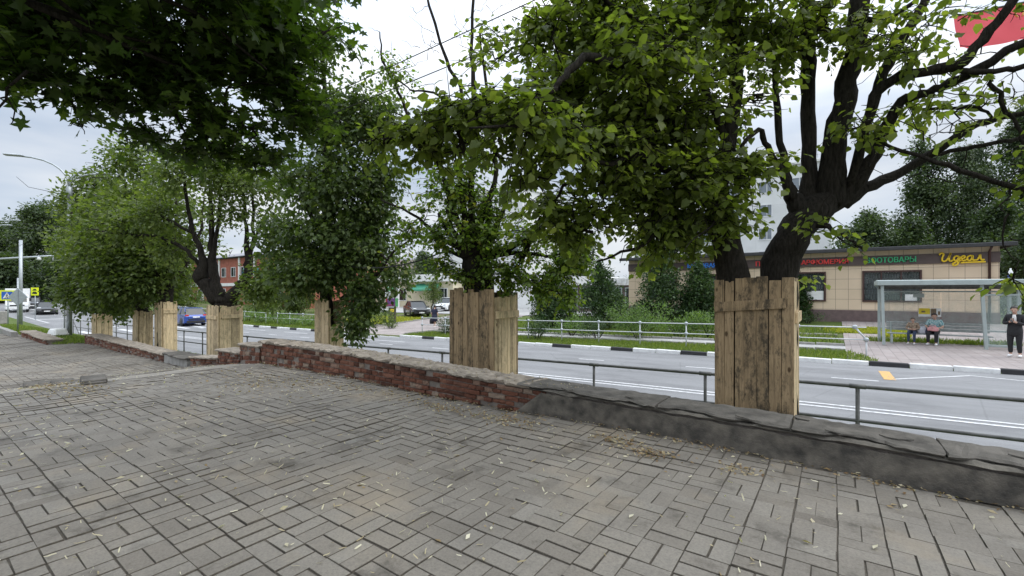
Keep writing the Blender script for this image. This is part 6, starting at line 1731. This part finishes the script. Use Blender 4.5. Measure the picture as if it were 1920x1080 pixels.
# ------------------------------------------------------------------ vehicles
def vehicle(name, label, loc, rz, L, W, H, paint, prof, belt, glass, wheel_r, axles, cat='car', group=None, rear_lights=True, plate=True):
    """prof: side outline (x from rear 0 to front L as fraction, z as fraction of H) of the body shell below the glass; glass: outline of the glasshouse"""
    t = thing(name, label, cat, loc, rz, group)
    X = lambda x: (x - .5) * L
    # body: loft of the outline, rounded towards the sides
    def shell(outline, hw, inset, nz=1):
        b = MB(); n = len(outline); cx = sum(p[0] for p in outline) / n; cz = sum(p[1] for p in outline) / n
        rings = [(-hw, .90), (-hw * .97, .965), (-hw * .86, 1.0), (hw * .86, 1.0), (hw * .97, .965), (hw, .90)]
        vs, fs = [], []
        for (y, k) in rings:
            for (x, z) in outline:
                tz_ = (z - .25) * inset
                yy = y * (1 - max(0, tz_))
                vs.append((X(cx + (x - cx) * (1 - (1 - k) * .35)), yy, (cz + (z - cz) * k) * H))
        for i in range(len(rings) - 1):
            for j in range(n): fs.append((i * n + j, i * n + (j + 1) % n, (i + 1) * n + (j + 1) % n, (i + 1) * n + j))
        fs.append(tuple(range(n))); fs.append(tuple((len(rings) - 1) * n + j for j in range(n - 1, -1, -1)))
        b.add(vs, fs, 0, False); return b
    o = shell(prof, W / 2, .08).build('body', M[paint], t)
    g = shell(glass, W / 2 * .95, .34).build('windows', M['dark_glass'], t)
    # roof panel and pillars
    gx = [p for p in glass]; top = max(p[1] for p in glass)
    rt = [p for p in glass if p[1] > top - .05]; x0, x1 = min(p[0] for p in rt), max(p[0] for p in rt)
    b = MB(); wr = W / 2 * .95 * (1 - (top - .25) * .34)
    b.box(((X(x0) + X(x1)) / 2, 0, top * H + .004), ((x1 - x0) * L + .06, wr * 1.86, .035), bev=.016); b.build('roof', M[paint], t)
    lowz = min(p[1] for p in glass)
    fr = max(gx, key=lambda p: p[0]); re = min(gx, key=lambda p: p[0])
    for sgn in (-1, 1):
        def yy(z): return sgn * W / 2 * .955 * (1 - max(0, (z - .25) * .34))
        for (xa, za, xb, zb2, wd) in ((fr[0], fr[1], x1, top, .03), (re[0], re[1], x0, top, .045), ((x0 + x1) / 2 + .01, lowz, (x0 + x1) / 2, top, .026)):
            b = MB(); b.tube([(X(xa), yy(za), za * H), (X(lerp(xa, xb, .5)), yy((za + zb2) / 2), (za + zb2) / 2 * H), (X(xb), yy(zb2), zb2 * H)], wd, 6)
            b.build('pillar', M[paint if paint != 'black_paint' else 'black_plastic'], t)
        b = MB(); b.box((X(fr[0] - .05), sgn * (W / 2 + .07), (lowz + .04) * H), (.14, .18, .12), bev=.04); b.build('mirror', M[paint], t)
        b = MB(); b.box((X(.5), sgn * (W / 2 - .01), .155 * H), (L * .5, .05, .08), bev=.015); b.build('side_skirt', M['black_plastic'], t)
        b = MB(); b.box((X(.985), sgn * W * .36, belt * H * .86), (.12, .34, .12), bev=.04); b.build('headlight', M['lamp_clear'], t)
        b = MB(); b.box((X(.012), sgn * W * .38, belt * H * .95), (.10, .30, .15), bev=.035); b.build('taillight', M['tail_red'], t)
    for ax in axles:
        for sgn in (-1, 1):
            b = MB(); rx = Matrix.Rotation(R(90), 3, 'X')
            b.lathe((X(ax), sgn * (W / 2 - .10), wheel_r), [(wheel_r * .6, -.10), (wheel_r * .96, -.10), (wheel_r, -.06), (wheel_r, .06), (wheel_r * .96, .10), (wheel_r * .6, .10)], 22, rot=rx)
            w = b.build('wheel', M['black_rubber'], t)
            b = MB(); b.lathe((X(ax), sgn * (W / 2 - .005), wheel_r), [(wheel_r * .66, -.03), (wheel_r * .64, .012 if 1 else 0), (wheel_r * .2, .0), (.03, .015)], 16, rot=rx if sgn < 0 else Matrix.Rotation(R(-90), 3, 'X')); b.build('rim', M['silver_metal'], w)
            b = MB(); b.lathe((X(ax), sgn * (W / 2 - .055), wheel_r + .03), [(wheel_r * 1.17, -.062), (wheel_r * 1.17, .062)], 22, rot=rx); b.build('wheel_arch', M['black_plastic'], t)
    b = MB(); b.box((X(.995), 0, .25 * H), (.09, W * .8, .22), bev=.03); b.build('front_bumper', M['black_plastic'], t)
    b = MB(); b.box((X(.005), 0, .25 * H), (.09, W * .8, .22), bev=.03); b.build('rear_bumper', M['black_plastic'], t)
    b = MB(); b.box((X(1.0) + .01, 0, belt * H * .62), (.05, W * .5, .12), bev=.01); b.build('grille', M['black_plastic'], t)
    b = MB(); b.box((X(1.0) + .052, 0, .26 * H), (.02, .52, .115), bev=.003); b.build('number_plate', M['plate_white'], t)
    b = MB(); b.box((X(.0) - .052, 0, .50 * H), (.02, .52, .115), bev=.003); b.build('number_plate', M['plate_white'], t)
    return t
suvp = [(0, .30), (0, .52), (.015, .62), (.06, .64), (.62, .62), (.72, .60), (.93, .54), (.985, .47), (1, .34), (.99, .2), (.93, .14), (.07, .14), (.01, .2)]
suvg = [(.03, .60), (.09, .93), (.16, .985), (.48, .99), (.56, .95), (.735, .60)]
sedp = [(0, .34), (.0, .56), (.02, .66), (.14, .68), (.62, .63), (.74, .60), (.93, .53), (.985, .45), (1, .32), (.99, .2), (.93, .13), (.07, .13), (.01, .22)]
sedg = [(.10, .64), (.26, .95), (.34, .99), (.5, .985), (.56, .96), (.735, .60)]
def vloc(px, d): 
    p = atd(px, 545, d); return p.x, p.y
x, y = vloc(352, 41.5)
sv = vehicle('parked_car', 'blue hatchback car driving away, partly behind the wide pale box', (x, y, zr(x) + .012), R(178), 4.25, 1.8, 1.62, 'blue_paint', suvp, .62, suvg, .335, (.19, .80))
sv.name = 'blue_car'
b = MB(); b.box((-4.25 / 2 - .0, 0, .62), (.10, 1.2, .1), bev=.02); b.build('tailgate_trim', M['black_plastic'], sv)
x, y = vloc(88, 54); v = vehicle('oncoming_car', 'black car facing the camera at the crossing', (x, y, zr(x) + .012), R(-8), 4.5, 1.82, 1.5, 'black_paint', sedp, .6, sedg, .33, (.19, .80))
x, y = vloc(61, 63); v = vehicle('oncoming_car', 'second dark car queuing behind the black one', (x, y, zr(x) + .012), R(-10), 4.4, 1.8, 1.55, 'black_paint', suvp, .6, suvg, .33, (.19, .80))
x, y = vloc(781, 46); v = vehicle('parked_car', 'black sedan parked behind the pylon sign', (x, y, gz(x, y) + .03), R(-30), 4.6, 1.85, 1.47, 'black_paint', sedp, .6, sedg, .34, (.19, .80))
x, y = vloc(838, 52); v = vehicle('parked_car', 'white car parked near the awning, beside the boarded trunk', (x, y, gz(x, y) + .03), R(-70), 4.4, 1.8, 1.5, 'white_paint', sedp, .6, sedg, .33, (.19, .80))
x, y = vloc(846, 60); v = vehicle('parked_car', 'dark car farther back below the green awning', (x, y, gz(x, y) + .03), R(-80), 4.4, 1.8, 1.5, 'black_paint', sedp, .6, sedg, .33, (.19, .80))
# white box truck
x, y = vloc(33, 56)
t = thing('truck', 'white box truck waiting behind the crossing sign', 'truck', (x, y, zr(x) + .012), R(-8))
b = MB(); b.prism([(0, .45), (1.75, .45), (1.82, .9), (1.72, 1.25), (1.35, 2.15), (0, 2.2)], -.95, .95, axis=1); o = b.build('cab', M['white_paint'], t)
b = MB(); b.add([(1.745, -.82, 1.28), (1.745, .82, 1.28), (1.40, .76, 2.08), (1.40, -.76, 2.08)], [(0, 1, 2, 3)]); b.build('windscreen', M['dark_glass'], t)
b = MB(); b.box((-2.2, 0, 1.75), (4.2, 2.1, 2.3), bev=.03); b.build('cargo_box', M['white_paint'], t)
b = MB(); b.box((-1.2, 0, .5), (5.0, .9, .18)); b.build('chassis', M['black_plastic'], t)
b = MB(); b.box((1.80, 0, .5), (.1, 1.9, .28), bev=.03); b.build('front_bumper', M['white_paint'], t)
b = MB(); b.box((1.82, 0, .85), (.03, 1.3, .14)); b.build('grille', M['black_plastic'], t)
for s_ in (-1, 1):
    b = MB(); b.box((1.81, s_ * .75, .82), (.06, .3, .18), bev=.02); b.build('headlight', M['lamp_clear'], t)
    b = MB(); b.box((1.55, s_ * 1.1, 1.55), (.1, .18, .36), bev=.03); b.build('mirror', M['black_plastic'], t)
    for ax in (.95, -2.9):
        b = MB(); b.lathe((ax, s_ * .85, .38), [(.2, -.12), (.38, -.1), (.38, .1), (.2, .12)], 18, rot=Matrix.Rotation(R(90), 3, 'X')); w = b.build('wheel', M['black_rubber'], t)
        b = MB(); b.lathe((ax, s_ * .97, .38), [(.2, -.01), (.05, .02)], 12, rot=Matrix.Rotation(R(90), 3, 'X')); b.build('rim', M['silver_metal'], w)
b = MB(); b.box((1.86, 0, .5), (.02, .52, .11)); b.build('number_plate', M['plate_white'], t)
# fence along the bend
t = thing('roadside_fence', 'pale picket guard rail climbing beside the far bend', 'fence', (0, 0, 0))
pts = []
for p in cl[46:100]:
    pass
off = [Vector((p[0], p[1])) for p in cl if p[0] < -78]
fp = []
for i in range(len(off) - 1):
    tt = (off[i + 1] - off[i]).normalized(); n_ = Vector((-tt.y, tt.x)); w = off[i] - n_ * 6.6; fp.append((w.x, w.y, zr(w.x)))
fp = fp[:40]
b = MB(); b.tube([(a, c, z + 1.0) for a, c, z in fp], .05, 5); b.build('top_rail', M['white_rail_paint'], t)
b = MB(); b.tube([(a, c, z + .5) for a, c, z in fp], .04, 5); b.build('lower_rail', M['white_rail_paint'], t)
for a, c, z in fp:
    b = MB(); b.tube([(a, c, z - .3), (a, c, z + 1.05)], .06, 5); b.build('post', M['white_rail_paint'], t)
# ------------------------------------------------------------------ sky, sun, camera
W = bpy.data.worlds.new("World"); S.world = W; W.use_nodes = True
t = W.node_tree; bg = t.nodes['Background']
SUN_EL, SUN_AZ = R(48), R(68)          # azimuth measured from +y towards +x
sky = t.nodes.new('ShaderNodeTexSky'); sky.sky_type = 'NISHITA'; sky.sun_disc = False
sky.sun_elevation = SUN_EL; sky.sun_rotation = SUN_AZ
tc = t.nodes.new('ShaderNodeTexCoord')
mp = t.nodes.new('ShaderNodeMapping'); mp.inputs['Scale'].default_value = (1.2, 1.2, 4.5)
no = t.nodes.new('ShaderNodeTexNoise'); no.inputs['Scale'].default_value = 1.7; no.inputs['Detail'].default_value = 5; no.inputs['Roughness'].default_value = .5
t.links.new(tc.outputs['Generated'], mp.inputs['Vector']); t.links.new(mp.outputs['Vector'], no.inputs['Vector'])
cr = t.nodes.new('ShaderNodeValToRGB')
cr.color_ramp.elements[0].position = .36; cr.color_ramp.elements[0].color = (.55, .65, .80, 1)
cr.color_ramp.elements[1].position = .62; cr.color_ramp.elements[1].color = (.94, .965, 1.0, 1)
t.links.new(no.outputs['Fac'], cr.inputs['Fac'])
# overcast skies are about three times brighter overhead than at the horizon
sx = t.nodes.new('ShaderNodeSeparateXYZ'); t.links.new(tc.outputs['Generated'], sx.inputs['Vector'])
ma = t.nodes.new('ShaderNodeMapRange'); ma.inputs['From Min'].default_value = .25; ma.inputs['From Max'].default_value = 1
ma.inputs['To Min'].default_value = 7.6; ma.inputs['To Max'].default_value = 27
t.links.new(sx.outputs['Z'], ma.inputs['Value'])
mu = t.nodes.new('ShaderNodeVectorMath'); mu.operation = 'SCALE'
t.links.new(cr.outputs['Color'], mu.inputs[0]); t.links.new(ma.outputs['Result'], mu.inputs['Scale'])
mx = t.nodes.new('ShaderNodeMix'); mx.data_type = 'RGBA'; mx.inputs[0].default_value = .90
t.links.new(sky.outputs['Color'], mx.inputs[6]); t.links.new(mu.outputs['Vector'], mx.inputs[7])
t.links.new(mx.outputs[2], bg.inputs['Color']); bg.inputs['Strength'].default_value = .1

sl = bpy.data.lights.new('sun', 'SUN'); sl.energy = 1.3; sl.angle = R(45); sl.color = (1, .96, .9)
so = bpy.data.objects.new('sun', sl); COL.objects.link(so)
d = Vector((math.sin(SUN_AZ) * math.cos(SUN_EL), math.cos(SUN_AZ) * math.cos(SUN_EL), math.sin(SUN_EL)))
so.rotation_euler = d.to_track_quat('Z', 'Y').to_euler(); so.location = d * 60

cam = bpy.data.cameras.new('camera'); co = bpy.data.objects.new('camera', cam); COL.objects.link(co)
cam.sensor_width = 36; cam.lens = 36 * F / 1920; cam.shift_y = 5 / 1920
cam.clip_start = .05; cam.clip_end = 2000
co.location = (0, 0, CZ); co.rotation_euler = (R(90), 0, YAW)
S.camera = co
S.view_settings.view_transform = 'Standard'; S.view_settings.look = 'None'
S.view_settings.exposure = 0.35; S.view_settings.gamma = 1
S.cycles.max_bounces = 7; S.cycles.transparent_max_bounces = 8
S.cycles.diffuse_bounces = 4
